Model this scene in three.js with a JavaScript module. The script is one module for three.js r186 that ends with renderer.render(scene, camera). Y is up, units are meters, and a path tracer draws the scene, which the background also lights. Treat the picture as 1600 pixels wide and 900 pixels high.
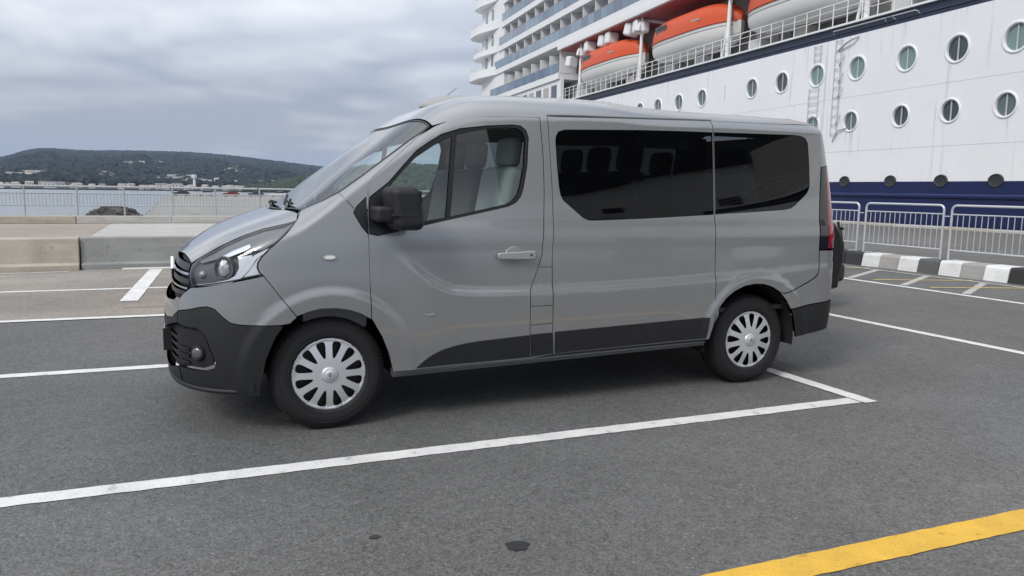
import * as THREE from 'three';
import { mergeGeometries } from 'three/addons/utils/BufferGeometryUtils.js';
import { RoundedBoxGeometry } from 'three/addons/geometries/RoundedBoxGeometry.js';

// ------------------------------------------------------------------ camera, sky, sun, exposure
const scene = new THREE.Scene();
const camera = new THREE.PerspectiveCamera(41.93, 16 / 9, 0.1, 30000);
{
  const yaw = 0.41686, pitch = 0.13066, roll = 0.01646;
  const f = new THREE.Vector3(Math.sin(yaw) * Math.cos(pitch), -Math.sin(pitch), -Math.cos(yaw) * Math.cos(pitch));
  const r = new THREE.Vector3(Math.cos(yaw), 0, Math.sin(yaw));
  const u = new THREE.Vector3().crossVectors(r, f);
  camera.up.copy(u.multiplyScalar(Math.cos(roll)).addScaledVector(r, -Math.sin(roll)));
  camera.position.set(-0.7645, 1.4172, 5.254);
  camera.lookAt(camera.position.clone().add(f));
}
const renderer = new THREE.WebGLRenderer({ antialias: true });
renderer.setSize(1024, 576);
renderer.toneMapping = THREE.LinearToneMapping;
renderer.toneMappingExposure = 1.27;
renderer.shadowMap.enabled = true;

// ---- small maths
const clamp = (v, a, b) => Math.min(b, Math.max(a, v));
const lerp = (a, b, t) => a + (b - a) * t;
const smooth = (a, b, v) => { const t = clamp((v - a) / (b - a), 0, 1); return t * t * (3 - 2 * t); };
let seed = 12345;
const rnd = () => { seed = (seed * 1664525 + 1013904223) >>> 0; return seed / 4294967296; };
const rr = (a, b) => a + (b - a) * rnd();
function hash(x, y, s) { let h = (x * 374761393 + y * 668265263 + s * 974634777) | 0; h = Math.imul(h ^ (h >>> 13), 1274126177); h ^= h >>> 16; return (h >>> 0) / 4294967296; }
function vnoise(x, y, s, px = 0, py = 0) {
  let xi = Math.floor(x), yi = Math.floor(y); const fx = x - xi, fy = y - yi;
  const u = fx * fx * (3 - 2 * fx), v = fy * fy * (3 - 2 * fy);
  let x1 = xi + 1, y1 = yi + 1;
  if (px) { xi = ((xi % px) + px) % px; x1 = ((x1 % px) + px) % px; }
  if (py) { yi = ((yi % py) + py) % py; y1 = ((y1 % py) + py) % py; }
  return lerp(lerp(hash(xi, yi, s), hash(x1, yi, s), u), lerp(hash(xi, y1, s), hash(x1, y1, s), u), v);
}
function fbm(x, y, oct, s, px = 0, py = 0) { let a = 0, w = 0.5, t = 0; for (let i = 0; i < oct; i++) { a += w * vnoise(x, y, s + i, px, py); t += w; w *= 0.5; x *= 2; y *= 2; px *= 2; py *= 2; } return a / t; }
const toS = (l) => { l = clamp(l, 0, 1); return 255 * (l <= 0.0031308 ? l * 12.92 : 1.055 * Math.pow(l, 1 / 2.4) - 0.055); };
function colTex(w, h, fn, rx = 1, ry = 1) {
  const d = new Uint8Array(w * h * 4);
  for (let j = 0; j < h; j++) for (let i = 0; i < w; i++) { const c = fn(i, j), k = 4 * (j * w + i); d[k] = toS(c[0]); d[k + 1] = toS(c[1]); d[k + 2] = toS(c[2]); d[k + 3] = 255; }
  const t = new THREE.DataTexture(d, w, h, THREE.RGBAFormat); t.colorSpace = THREE.SRGBColorSpace; t.magFilter = THREE.LinearFilter; t.minFilter = THREE.LinearFilter;
  t.wrapS = t.wrapT = THREE.RepeatWrapping; t.repeat.set(rx, ry); t.needsUpdate = true; return t;
}
function greyTex(w, h, fn, rx = 1, ry = 1) {
  const d = new Uint8Array(w * h * 4);
  for (let j = 0; j < h; j++) for (let i = 0; i < w; i++) { const c = clamp(fn(i, j), 0, 1) * 255, k = 4 * (j * w + i); d[k] = d[k + 1] = d[k + 2] = c; d[k + 3] = 255; }
  const t = new THREE.DataTexture(d, w, h, THREE.RGBAFormat); t.magFilter = THREE.LinearFilter; t.minFilter = THREE.LinearFilter;
  t.wrapS = t.wrapT = THREE.RepeatWrapping; t.repeat.set(rx, ry); t.needsUpdate = true; return t;
}

// ---- overcast sky: layered stratus, paler overhead, blue-grey bands low down
{
  const W = 2048, H = 1024, d = new Float32Array(W * H * 4);
  for (let j = 0; j < H; j++) {
    const el = ((j + 0.5) / H - 0.5) * Math.PI;            // row 0 = nadir
    for (let i = 0; i < W; i++) {
      const k = 4 * (j * W + i);
      const e = Math.max(el, 0);
      // cloud deck seen in perspective: compress noise toward the horizon
      const az = (i / W) * 2 * Math.PI;
      const s = 1 / (Math.sin(e) + 0.10);
      const X = Math.cos(az) * Math.cos(e) * s, Y = Math.sin(az) * Math.cos(e) * s;
      const w1 = fbm(X * 1.1 + 3.1, Y * 1.1 + 7.7, 4, 11) - 0.5;
      const n = fbm(X * 0.9 + w1 * 1.4 + 20, Y * 0.9 + w1 * 1.1 + 40, 6, 31);
      const fine = fbm(X * 3.2 + w1 * 2 + 9, Y * 3.2 + 5, 4, 71);
      const dg = e * 180 / Math.PI;
      let base = lerp(0.345, 0.60, smooth(3, 15, dg)); base = lerp(base, 0.95, smooth(12, 75, dg));
      base = lerp(0.40, base, smooth(-1, 4, dg));          // pale strip at the horizon
      const c = clamp((n - 0.5) * 2.0 + (fine - 0.5) * 0.55, -0.8, 0.8);
      const L = base * (1 + 0.60 * c);
      const t = clamp(0.78 - c * 0.75 - smooth(5, 18, dg) * 0.48, 0, 1);      // darker parts are bluer
      d[k] = L * lerp(0.98, 0.815, t); d[k + 1] = L * lerp(1.0, 0.945, t); d[k + 2] = L * lerp(1.045, 1.21, t); d[k + 3] = 1;
    }
  }
  const t = new THREE.DataTexture(d, W, H, THREE.RGBAFormat, THREE.FloatType);
  t.mapping = THREE.EquirectangularReflectionMapping; t.magFilter = THREE.LinearFilter; t.minFilter = THREE.LinearFilter; t.needsUpdate = true;
  scene.background = t; scene.environment = t; scene.backgroundIntensity = 1.0; scene.environmentIntensity = 1.0;
}
const sun = new THREE.DirectionalLight(new THREE.Color(1, 0.97, 0.92), 1.5);
sun.position.set(-46, 52, 22); sun.target.position.set(6, 0, -8);
sun.castShadow = true; sun.shadow.radius = 34; sun.shadow.mapSize.set(2048, 2048);
Object.assign(sun.shadow.camera, { left: -60, right: 60, top: 60, bottom: -60, near: 1, far: 250 });
scene.add(sun, sun.target);
scene.fog = new THREE.FogExp2(new THREE.Color(0.30, 0.40, 0.54), 0.00012);

// ------------------------------------------------------------------ helpers
const usedNames = new Map();
function numbered(n) { const k = usedNames.get(n) || 0; usedNames.set(n, k + 1); return k ? `${n}_${String(k).padStart(3, '0')}` : n; }
function mesh(name, geo, mat, parent) {
  const m = new THREE.Mesh(geo, mat); m.name = name; m.castShadow = m.receiveShadow = true; if (parent) parent.add(m); return m;
}
function top(o, label, category, group) { o.name = numbered(o.name); o.userData.label = label; o.userData.category = category; if (group) o.userData.group = group; scene.add(o); return o; }
function grp(name, parent) { const g = new THREE.Group(); g.name = name; if (parent) parent.add(g); return g; }
function struct(o, kind = 'structure') { o.name = numbered(o.name); o.userData.kind = kind; scene.add(o); return o; }
const std = (r, g, b, rough = 0.7, metal = 0, extra = {}) => new THREE.MeshStandardMaterial({ color: new THREE.Color().setRGB(r, g, b), roughness: rough, metalness: metal, ...extra });
const phys = (r, g, b, rough, metal, extra = {}) => new THREE.MeshPhysicalMaterial({ color: new THREE.Color().setRGB(r, g, b), roughness: rough, metalness: metal, ...extra });
function boxG(x0, x1, y0, y1, z0, z1) { const g = new THREE.BoxGeometry(x1 - x0, y1 - y0, z1 - z0); g.translate((x0 + x1) / 2, (y0 + y1) / 2, (z0 + z1) / 2); return g; }
function rboxG(x0, x1, y0, y1, z0, z1, r = 0.02, s = 2) { const g = new RoundedBoxGeometry(x1 - x0, y1 - y0, z1 - z0, s, r); g.translate((x0 + x1) / 2, (y0 + y1) / 2, (z0 + z1) / 2); return g; }
function cylG(a, b, ra, rb = ra, seg = 8) {
  const A = new THREE.Vector3(...a), B = new THREE.Vector3(...b), L = A.distanceTo(B);
  const g = new THREE.CylinderGeometry(rb, ra, L, seg); g.translate(0, L / 2, 0);
  g.applyQuaternion(new THREE.Quaternion().setFromUnitVectors(new THREE.Vector3(0, 1, 0), B.clone().sub(A).normalize()));
  g.translate(A.x, A.y, A.z); return g;
}
function tubeG(pts, r, seg = 24, rad = 6, closed = false) { return new THREE.TubeGeometry(new THREE.CatmullRomCurve3(pts.map(p => new THREE.Vector3(...p)), closed, 'catmullrom', 0.5), seg, r, rad, closed); }
function polyTube(pts, r, rad = 6, closed = false) {   // straight-segment tube path with exact corners
  const path = new THREE.CurvePath(); const v = pts.map(p => new THREE.Vector3(...p)); if (closed) v.push(v[0].clone());
  for (let i = 0; i + 1 < v.length; i++) path.add(new THREE.LineCurve3(v[i], v[i + 1]));
  return new THREE.TubeGeometry(path, Math.max(8, v.length * 3), r, rad, false);
}
const merge = (a) => mergeGeometries(a.map(g => { const q = g.index ? g.toNonIndexed() : g; for (const k of Object.keys(q.attributes)) if (!['position', 'normal', 'uv'].includes(k)) q.deleteAttribute(k); return q; }), false);
function pchip(xs, ys) {
  const n = xs.length, h = [], d = [], m = new Array(n).fill(0);
  for (let i = 0; i < n - 1; i++) { h[i] = xs[i + 1] - xs[i]; d[i] = (ys[i + 1] - ys[i]) / h[i]; }
  for (let i = 1; i < n - 1; i++) if (d[i - 1] * d[i] > 0) { const a = 2 * h[i] + h[i - 1], b = h[i] + 2 * h[i - 1]; m[i] = (a + b) / (a / d[i - 1] + b / d[i]); }
  m[0] = d[0]; m[n - 1] = d[n - 2];
  return (x) => { x = clamp(x, xs[0], xs[n - 1]); let i = 0; while (i < n - 2 && x > xs[i + 1]) i++; const t = (x - xs[i]) / h[i], t2 = t * t, t3 = t2 * t;
    return (2 * t3 - 3 * t2 + 1) * ys[i] + (t3 - 2 * t2 + t) * h[i] * m[i] + (3 * t2 - 2 * t3) * ys[i + 1] + (t3 - t2) * h[i] * m[i + 1]; };
}

// ------------------------------------------------------------------ parking ground
const asphaltTex = colTex(1024, 1024, (i, j) => {
  const a = hash(i >> 1, j >> 1, 1), b = vnoise(i / 4, j / 4, 2, 256, 256), c = vnoise(i / 2.5 , j / 2.5, 3), f = fbm(i / 1024 * 6, j / 1024 * 6, 4, 9, 6, 6);
  const g = fbm(i / 1024 * 70, j / 1024 * 70, 2, 19, 70, 70);
  let v = .115 + (a - .5) * .060 + (b - .5) * .058 + (c - .5) * .045 + (f - .5) * .03 + (g - .5) * .03;
  if (hash(i >> 2, j >> 2, 7) > .990) v += .11 * hash(i >> 1, j >> 1, 8);
  if (hash(i >> 1, j >> 1, 17) > .985) v *= .5;
  return [v * 1.02, v, v * .955];
});
const asphaltBump = greyTex(1024, 1024, (i, j) => .5 * vnoise(i / 2.3, j / 2.3, 33) + .3 * vnoise(i / 4.7, j / 4.7, 34) + .2 * hash(i, j, 35));
function sheet(x0, x1, z0, z1, step, y, tint) {        // horizontal sheet with uv in metres and patchy vertex tint
  const nx = Math.max(1, Math.round((x1 - x0) / step)), nz = Math.max(1, Math.round((z1 - z0) / step)), P = [], N = [], U = [], C = [], I = [];
  for (let j = 0; j <= nz; j++) for (let i = 0; i <= nx; i++) { const x = lerp(x0, x1, i / nx), z = lerp(z0, z1, j / nz); P.push(x, y, z); N.push(0, 1, 0); U.push(x, z); C.push(...tint(x, z)); }
  for (let j = 0; j < nz; j++) for (let i = 0; i < nx; i++) { const a = j * (nx + 1) + i, b = a + 1, c = a + nx + 1, d = c + 1; I.push(a, c, b, b, c, d); }
  const g = new THREE.BufferGeometry(); g.setAttribute('position', new THREE.Float32BufferAttribute(P, 3)); g.setAttribute('normal', new THREE.Float32BufferAttribute(N, 3)); g.setAttribute('uv', new THREE.Float32BufferAttribute(U, 2)); g.setAttribute('color', new THREE.Float32BufferAttribute(C, 3)); g.setIndex(I); return g;
}
const texRep = (t, r) => { const q = t.clone(); q.repeat.set(r, r); q.needsUpdate = true; return q; };
const asphalt = new THREE.MeshStandardMaterial({ map: texRep(asphaltTex, 1 / 2.6), bumpMap: texRep(asphaltBump, 1 / 2.6), bumpScale: .004, roughness: .86, vertexColors: true });
const patchy = (x, z) => { const f = fbm(x * .35 + 50, z * .35 + 50, 5, 61), g = fbm(x * .07 + 9, z * .16 + 3, 3, 62); const s = fbm(x * 1.3 + 7, z * 1.3, 4, 63); const v = 1 + (f - .5) * .46 + (g - .5) * .26 + (s - .5) * .14; const w = fbm(x * .2, z * .2 + 30, 3, 64) - .5; return [v * (1 + w * .16), v, v * (1 - w * .16)]; };
const lot = grp('parking_lot');
mesh('asphalt_surface', sheet(-14, 32, -24.4, 12, .2, 0, patchy), asphalt, lot);
mesh('asphalt_surface', sheet(-60, 32, 12, 70, 2, -.002, patchy), asphalt, lot);
mesh('asphalt_surface', sheet(-60, -14, -24.4, 12, 1, -.002, patchy), asphalt, lot);
mesh('quay_block', boxG(-60, 30.4, -7, -.02, -24.8, 70), std(.28, .27, .25, .9), lot);
// the older, sandy surface towards the barriers
const sandy = new THREE.MeshStandardMaterial({ map: texRep(asphaltTex, 1 / 2.2), bumpMap: texRep(asphaltBump, 1 / 2.2), bumpScale: .003, roughness: .9, vertexColors: true });
mesh('old_surface', sheet(-14, 4.5, -8.9, -3.66, .2, .004, (x, z) => { const p = patchy(x + 40, z * 2.2), k = lerp(1.7, 2.2, fbm(x * .25, z * .9, 4, 44)); return [p[0] * k * 1.08, p[1] * k, p[2] * k * .92]; }), sandy, lot);
mesh('service_road', sheet(-40, -2.95, -24.4, -9.3, .4, .004, (x, z) => { const k = lerp(2.0, 2.7, fbm(x * .15, z * .5, 4, 45)); return [k * 1.14, k, k * .90]; }), sandy, lot);
mesh('service_road', sheet(-2.94, 9, -24.4, -9.3, .4, .004, (x, z) => { const k = lerp(3.4, 4.0, fbm(x * .15, z * .3, 4, 46)); return [k, k * .995, k * .98]; }), sandy, lot);
// painted lines: slightly worn paint
const paintTex = colTex(512, 512, (i, j) => { const n = fbm(i / 512 * 16, j / 512 * 16, 4, 81, 16, 16), s = hash(i >> 1, j >> 1, 82), c = fbm(i / 512 * 5, j / 512 * 5, 3, 84, 5, 5); let v = .68 + (n - .5) * .16 + (s - .5) * .10 + (c - .5) * .15; if (n < .27) v *= .78; if (hash(i >> 1, j >> 1, 83) > .99) v *= .5; return [v, v * .99, v * .965]; });
const whitePaint = new THREE.MeshStandardMaterial({ map: texRep(paintTex, 1 / 1.1), roughness: .7, bumpMap: texRep(asphaltBump, 1 / 2.6), bumpScale: .003 });
const yellowPaint = new THREE.MeshStandardMaterial({ map: texRep(paintTex, 1 / 1.1), color: new THREE.Color().setRGB(1.0, .60, .075), roughness: .7, bumpMap: texRep(asphaltBump, 1 / 2.6), bumpScale: .003 });
const fadedPaint = new THREE.MeshStandardMaterial({ map: texRep(paintTex, 1 / .7), color: new THREE.Color().setRGB(.62, .61, .58), roughness: .85 });
const fadedYellow = new THREE.MeshStandardMaterial({ map: texRep(paintTex, 1 / .7), color: new THREE.Color().setRGB(.72, .55, .22), roughness: .85 });
function stripe(x0, z0, x1, z1, w, y = .004, jag = .0035) {   // paint strip with slightly ragged edges
  const L = Math.hypot(x1 - x0, z1 - z0), n = Math.ceil(L / .05), dx = (x1 - x0) / L, dz = (z1 - z0) / L, P = [], N = [], U = [], I = [];
  for (let i = 0; i <= n; i++) { const t = i / n * L; for (const s of [-1, 1]) { const e = s * (w / 2 + (rnd() - .5) * 2 * jag); const x = x0 + dx * t - dz * e, z = z0 + dz * t + dx * e; P.push(x, y, z); N.push(0, 1, 0); U.push(x, z); } if (i) { const a = 2 * i - 2; I.push(a, a + 1, a + 2, a + 1, a + 3, a + 2); } }
  const g = new THREE.BufferGeometry(); g.setAttribute('position', new THREE.Float32BufferAttribute(P, 3)); g.setAttribute('normal', new THREE.Float32BufferAttribute(N, 3)); g.setAttribute('uv', new THREE.Float32BufferAttribute(U, 2)); g.setIndex(I); return g;
}
const line = (x0, z0, x1, z1, w = .115, m = whitePaint, y = .004) => mesh('painted_line', stripe(x0, z0, x1, z1, w, y), m, lot);
line(-9, 1.235, 3.48, 1.575, .118);                         // long bay line beside the van
line(3.545, 1.66, 3.555, -6.0, .118, whitePaint, .006);            // bay end line behind the rear wheel
line(-9, -1.40, 3.48, -.93, .115);
line(-9, -3.96, 3.48, -3.40, .12, whitePaint, .008);
line(-9, -6.30, 3.48, -5.84, .11, whitePaint, .008);
line(6.27, 4.5, 6.28, -9, .12);
line(9.58, 4.0, 9.60, -9, .12);
line(-1.36, -4.78, -1.14, -8.55, .20, whitePaint, .011);       // short cross line at the barriers
line(-3.6, -8.30, -2.4, -8.42, .13, fadedPaint, .008); line(-2.2, -8.52, .8, -8.60, .08, fadedPaint, .008);
line(.6, 3.195, 6.4, 3.42, .148, yellowPaint);              // yellow line in the foreground
// hatching in front of the black and white kerb
for (let k = 0; k < 9; k++) { const z = -8.6 + k * 1.05; line(9.75, z + .25, 11.5, z - .65, .11, fadedPaint, .004); if (k % 3 !== 1) line(9.9, z - .45, 11.55, z + .15, .09, fadedYellow, .006); }
line(11.35, -8.5, 11.42, -1.0, .10, fadedPaint, .008);
// tar spots and oil marks
const tar = std(.022, .022, .023, .6);
for (const [x, z, r, q] of [[0.425, 2.661, .048, .45], [-0.086, 2.378, .026, .3]]) {
  const s = new THREE.Shape(); for (let i = 0; i < 18; i++) { const a = i / 18 * Math.PI * 2, R = r * (.8 + .4 * rnd()); i ? s.lineTo(R * Math.cos(a), R * q * Math.sin(a) * 2) : s.moveTo(R * Math.cos(a), R * q * Math.sin(a) * 2); }
  const g = new THREE.ShapeGeometry(s); g.rotateX(-Math.PI / 2); g.translate(x, .0045, z); mesh('tar_spot', g, r > .045 ? tar : std(.035, .034, .033, .8), lot);
}
for (let k = 0; k < 7; k++) { // thin cracks in the old surface
  let x = rr(-5, 0), z = rr(-4.4, -3.8); const pts = [[x, z]]; const hor = k % 2; for (let i = 0; i < 14; i++) { x += hor ? rr(.08, .22) : rr(-.05, .05); z += hor ? rr(-.03, .03) : -rr(.03, .10); pts.push([x, z]); }
  const gs = []; for (let i = 0; i + 1 < pts.length; i++) gs.push(stripe(...pts[i], ...pts[i + 1], .014, .009, .003)); mesh('crack', merge(gs), tar, lot);
}
struct(lot);

// concrete barriers
function barrier(x0, x1, z, mat, label) {
  const s = new THREE.Shape(); s.moveTo(-.22, .0); s.lineTo(.22, .0); s.lineTo(.22, .07); s.lineTo(.17, .11); s.lineTo(.13, .49); s.quadraticCurveTo(.125, .505, .11, .505); s.lineTo(-.11, .505); s.quadraticCurveTo(-.125, .505, -.13, .49); s.lineTo(-.17, .11); s.lineTo(-.22, .07); s.closePath();
  const g = new THREE.ExtrudeGeometry(s, { depth: x1 - x0 - .02, bevelEnabled: true, bevelSize: .008, bevelThickness: .008, bevelSegments: 1, steps: 1 }); g.rotateY(Math.PI / 2); g.translate(x0, .012, z);
  const o = mesh('concrete_barrier', g, mat); top(o, label, 'barrier', 'concrete barriers behind the bays'); return o;
}
const concrete = (r, g, b, sd) => new THREE.MeshStandardMaterial({ map: colTex(512, 512, (i, j) => { const n = fbm(i / 512 * 6, j / 512 * 6, 6, sd, 6, 6), st = fbm(i / 512 * 40, j / 512 * 4, 3, sd + 8, 40, 4), sp = hash(i >> 1, j >> 1, sd); let v = 1 + (n - .5) * .45 + (st - .5) * .22 + (sp - .5) * .06; if (vnoise(i / 512 * 60, j / 512 * 60, sd + 3, 60, 60) > .93) v *= .72; return [r * v, g * v, b * v]; }, .45, .45), roughness: .92, bumpMap: greyTex(256, 256, (i, j) => fbm(i / 256 * 30, j / 256 * 30, 3, sd + 5, 30, 30), 2, 2), bumpScale: .004 });
const beige = concrete(.42, .385, .32, 101), greyC = concrete(.26, .265, .255, 131);
barrier(-8.40, -5.32, -8.83, greyC, 'grey concrete barrier at the far left edge');
barrier(-5.30, -2.26, -8.80, beige, 'beige concrete barrier left of the grey one');
barrier(-2.24, .80, -8.86, greyC, 'grey concrete barrier just in front of the van bonnet');
barrier(.82, 3.86, -8.85, greyC, 'grey concrete barrier hidden behind the van cab');
{ const f = mesh('mortar_strip', rboxG(-1.65, -.8, .0, .035, -8.56, -8.40, .012, 2), std(.55, .54, .50, .9)); top(f, 'pale broken concrete strip lying at the foot of the grey barrier', 'rubble'); }

// quay edge wall and railings
{ const w = grp('quay_wall'); for (let k = 0; k < 12; k++) { const g = rboxG(-16 + k * 3, -13.02 + k * 3, 0, .26, -24.9, -24.45, .02, 1); mesh('wall_block', g, k % 3 ? concreteLight() : beige, w); } struct(w); }
function concreteLight() { return concreteLight.m || (concreteLight.m = concrete(.44, .43, .41, 151)); }
{
  const steel = std(.40, .42, .44, .45, .35), W = 2.96, proto = grp('quay_railing');
  const rail = (y, r) => mesh('rail', cylG([0, y, 0], [W, y, 0], r, r, 8), steel, proto);
  rail(1.02, .035); rail(.78, .022); rail(.36, .02);
  for (const x of [.03, W / 2]) mesh('post', cylG([x, 0, 0], [x, 1.02, 0], .028, .028, 8), steel, proto);
  const bg = cylG([0, .36, 0], [0, .78, 0], .010, .010, 5); for (let k = 1; k < 28; k++) { if (k === 14) continue; const b = mesh('bar', bg, steel, proto); b.position.x = k * W / 28; b.rotation.z = (hash(k, 3, 4) - .5) * .03; }
  const side = ['leftmost', 'second', 'third', 'fourth', 'fifth', 'sixth', 'seventh', 'eighth'];
  for (let k = 0; k < 7; k++) { const o = k ? proto.clone() : proto; o.name = 'quay_railing'; o.position.set(-10 + k * 3, .25, -24.68); top(o, `galvanised quay railing section, ${side[k]} from the left along the water`, 'railing', 'railing along the quay edge'); }
}
// black and white kerb and crowd barriers on the right
{
  const kb = grp('kerb'); const cols = [[.035, .035, .037], [.62, .62, .61], [.33, .32, .30], [.66, .66, .65], [.10, .10, .10], [.68, .68, .66], [.33, .325, .31], [.70, .70, .69], [.03, .03, .032]];
  const mats = cols.map(c => concrete(...c, 200 + Math.round(c[0] * 90)));
  const s = new THREE.Shape(); s.moveTo(-.24, 0); s.lineTo(.24, 0); s.lineTo(.24, .22); s.quadraticCurveTo(.235, .25, .2, .25); s.lineTo(-.15, .25); s.quadraticCurveTo(-.19, .25, -.20, .21); s.closePath();
  const g = new THREE.ExtrudeGeometry(s, { depth: .40, bevelEnabled: true, bevelSize: .008, bevelThickness: .008, bevelSegments: 2 });
  for (let k = -6; k < 24; k++) { const b = mesh('kerb_block', g, mats[((k % 9) + 9) % 9], kb); b.position.set(12.08 + (hash(k + 9, 1, 2) - .5) * .02, .002, -6.18 + k * .425); b.rotation.y = (hash(k + 9, 5, 2) - .5) * .03; }
  struct(kb);
  const steel = std(.62, .64, .66, .38, .55), L = 1.72, pr = grp('crowd_barrier'), h = 1.0, r = .09;
  const fr = []; fr.push([0, 0, 0]); fr.push([0, h - r, 0]); for (let i = 1; i < 6; i++) { const a = i / 6 * Math.PI / 2; fr.push([0, h - r + r * Math.sin(a), r - r * Math.cos(a)]); } fr.push([0, h, r]); fr.push([0, h, L - r]); for (let i = 1; i < 6; i++) { const a = i / 6 * Math.PI / 2; fr.push([0, h - r + r * Math.cos(a), L - r + r * Math.sin(a)]); } fr.push([0, h - r, L]); fr.push([0, 0, L]);
  const path = new THREE.CurvePath(); for (let i = 0; i + 1 < fr.length; i++) path.add(new THREE.LineCurve3(new THREE.Vector3(...fr[i]), new THREE.Vector3(...fr[i + 1])));
  mesh('frame', new THREE.TubeGeometry(path, 160, .021, 8), steel, pr);
  mesh('rail', cylG([0, .84, 0], [0, .84, L], .012, .012, 8), steel, pr); mesh('rail', cylG([0, .19, 0], [0, .19, L], .013, .013, 8), steel, pr);
  const bg = cylG([0, .19, 0], [0, .84, 0], .008, .008, 6); for (let k = 1; k < 15; k++) { const b = mesh('bar', bg, steel, pr); b.position.z = k * L / 15; b.rotation.x = (hash(k, 7, 1) - .5) * .02; }
  mesh('foot', cylG([-.10, .012, .12], [.10, .012, .12], .012, .012, 6), steel, pr); mesh('foot', cylG([-.10, .012, L - .12], [.10, .012, L - .12], .012, .012, 6), steel, pr);
  mesh('hook', cylG([0, .80, L + .02], [0, .80, L + .12], .010, .010, 6), steel, pr);
  const lab = ['crowd barrier half hidden behind the rear of the van', 'crowd barrier in the middle, beside the black car', 'crowd barrier at the right edge of the photo', 'crowd barrier beyond the right edge'];
  [-7.88, -5.98, -4.10, -2.22].forEach((z, i) => { const o = i ? pr.clone() : pr; o.name = 'crowd_barrier'; o.position.set(12.12, .254, z); top(o, 'galvanised steel ' + lab[i], 'barrier', 'crowd barriers on the kerb'); });
}
// quay apron edge beyond the barriers
{ const e = grp('quay_edge'); for (let k = 0; k < 16; k++) mesh('coping_stone', rboxG(29.3, 30.5, -.05, .09, -24.3 + k * 2.4, -21.93 + k * 2.4, .02, 1), k % 2 ? beige : concreteLight(), e); struct(e); }
// ------------------------------------------------------------------ cruise ship (local x along the hull, y up, z inboard)
const ship = grp('cruise_ship');
ship.position.set(31, 0, -13.9); ship.rotation.y = Math.atan2(.99595, .0899);
const hullTex = colTex(1024, 512, (i, j) => { const n = fbm(i / 1024 * 10, j / 512 * 5, 5, 301, 10, 5), st = fbm(i / 1024 * 180, j / 512 * 3, 3, 303, 180, 3), b = fbm(i / 1024 * 4, j / 512 * 2, 3, 305, 4, 2); let v = .80 * (1 + (n - .5) * .05 + (b - .5) * .05); const d = smooth(.62, .9, st) * smooth(.42, .62, n) * .26; v *= 1 - d; return [v * .975, v * .985, v]; }, 1 / 30, 1 / 15);
const plateBump = greyTex(256, 256, (i, j) => fbm(i / 256 * 4, j / 256 * 4, 3, 311, 4, 4), 1 / 3, 1 / 3);
const hullWhite = new THREE.MeshStandardMaterial({ map: hullTex, roughness: .42, bumpMap: plateBump, bumpScale: .015 });
const shipWhite = std(.76, .77, .78, .5), shipGrey = std(.52, .53, .54, .6), shipDim = std(.40, .39, .37, .8);
const navy = std(.020, .026, .055, .45);
const blueHull = new THREE.MeshStandardMaterial({ map: colTex(1024, 512, (i, j) => { // salt and fender scuffs near the waterline, blue above
  const y = j / 512 * 7.6 - 5.5; const st = fbm(i / 1024 * 260, j / 512 * 5, 4, 321, 260, 5), n = fbm(i / 1024 * 60, j / 512 * 16, 4, 322, 60, 16);
  let c = [.005, .011, .068]; const wet = y < .95 ? smooth(.50, .72, st) * smooth(.35, .6, n) * (1 - smooth(.35, .95, y)) : 0; c = c.map((v, k) => lerp(v, [.30, .32, .38][k], wet * .75));
  const red = y < .25 ? smooth(.5, .7, n) * .8 : 0; c = c.map((v, k) => lerp(v, [.16, .03, .04][k], red)); return c; }, 1 / 40, 1 / 7.6), roughness: .32 });
blueHull.map.offset.set(0, 5.5 / 7.6);
const HS0 = -45, HS1 = 96, row1 = [], row2 = [];
for (const s of [-6.9, -4.0, -1.0, 1.9, 4.7, 7.5, 10.7, 13.7, 16.7, 19.6, 25.3, 28.4, 31.5, 34.4, 37.5, 40.5, 43.5]) row1.push(s);
for (const s of [-6.7, -3.8, -.8, 2.1, 4.8, 7.6, 10.9, 13.8, 16.8, 19.7]) row2.push(s);
function strake(y0, y1, holes, depth = .28) {
  const s = new THREE.Shape(); s.moveTo(HS0, y0); s.lineTo(HS1, y0); s.lineTo(HS1, y1); s.lineTo(HS0, y1); s.closePath();
  for (const [cx, cy, r] of holes) { const h = new THREE.Path(); h.absarc(cx, cy, r, 0, Math.PI * 2, true); s.holes.push(h); }
  const g = new THREE.ExtrudeGeometry(s, { depth, bevelEnabled: false, curveSegments: 28 }); return g;
}
mesh('hull_plating', strake(6.556, 9.72, row1.map(s => [s, 8.0, .60])), hullWhite, ship);
mesh('hull_plating', strake(3.712, 6.546, row2.map(s => [s, 5.28, .52])), hullWhite, ship);
mesh('hull_plating', strake(2.10, 3.702, []), hullWhite, ship);
mesh('hull_core', boxG(HS0, HS1, -6, 10.3, .285, 24), std(.06, .06, .065, .9), ship);
mesh('blue_hull', boxG(HS0, HS1, -5.6, 2.096, .0, .28), blueHull, ship);
{ const rs = mesh('rubbing_strake', (() => { const g = cylG([HS0, 1.42, .02], [HS1, 1.42, .02], .13, .13, 14); return g; })(), std(.006, .013, .08, .28), ship); void rs; }
const paneDark = phys(.028, .045, .052, .06, 0, { clearcoat: 1 }), paneTeal = phys(.16, .25, .24, .10, 0, { clearcoat: 1 }), paneGrey = phys(.09, .13, .135, .08, 0, { clearcoat: 1 });
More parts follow.
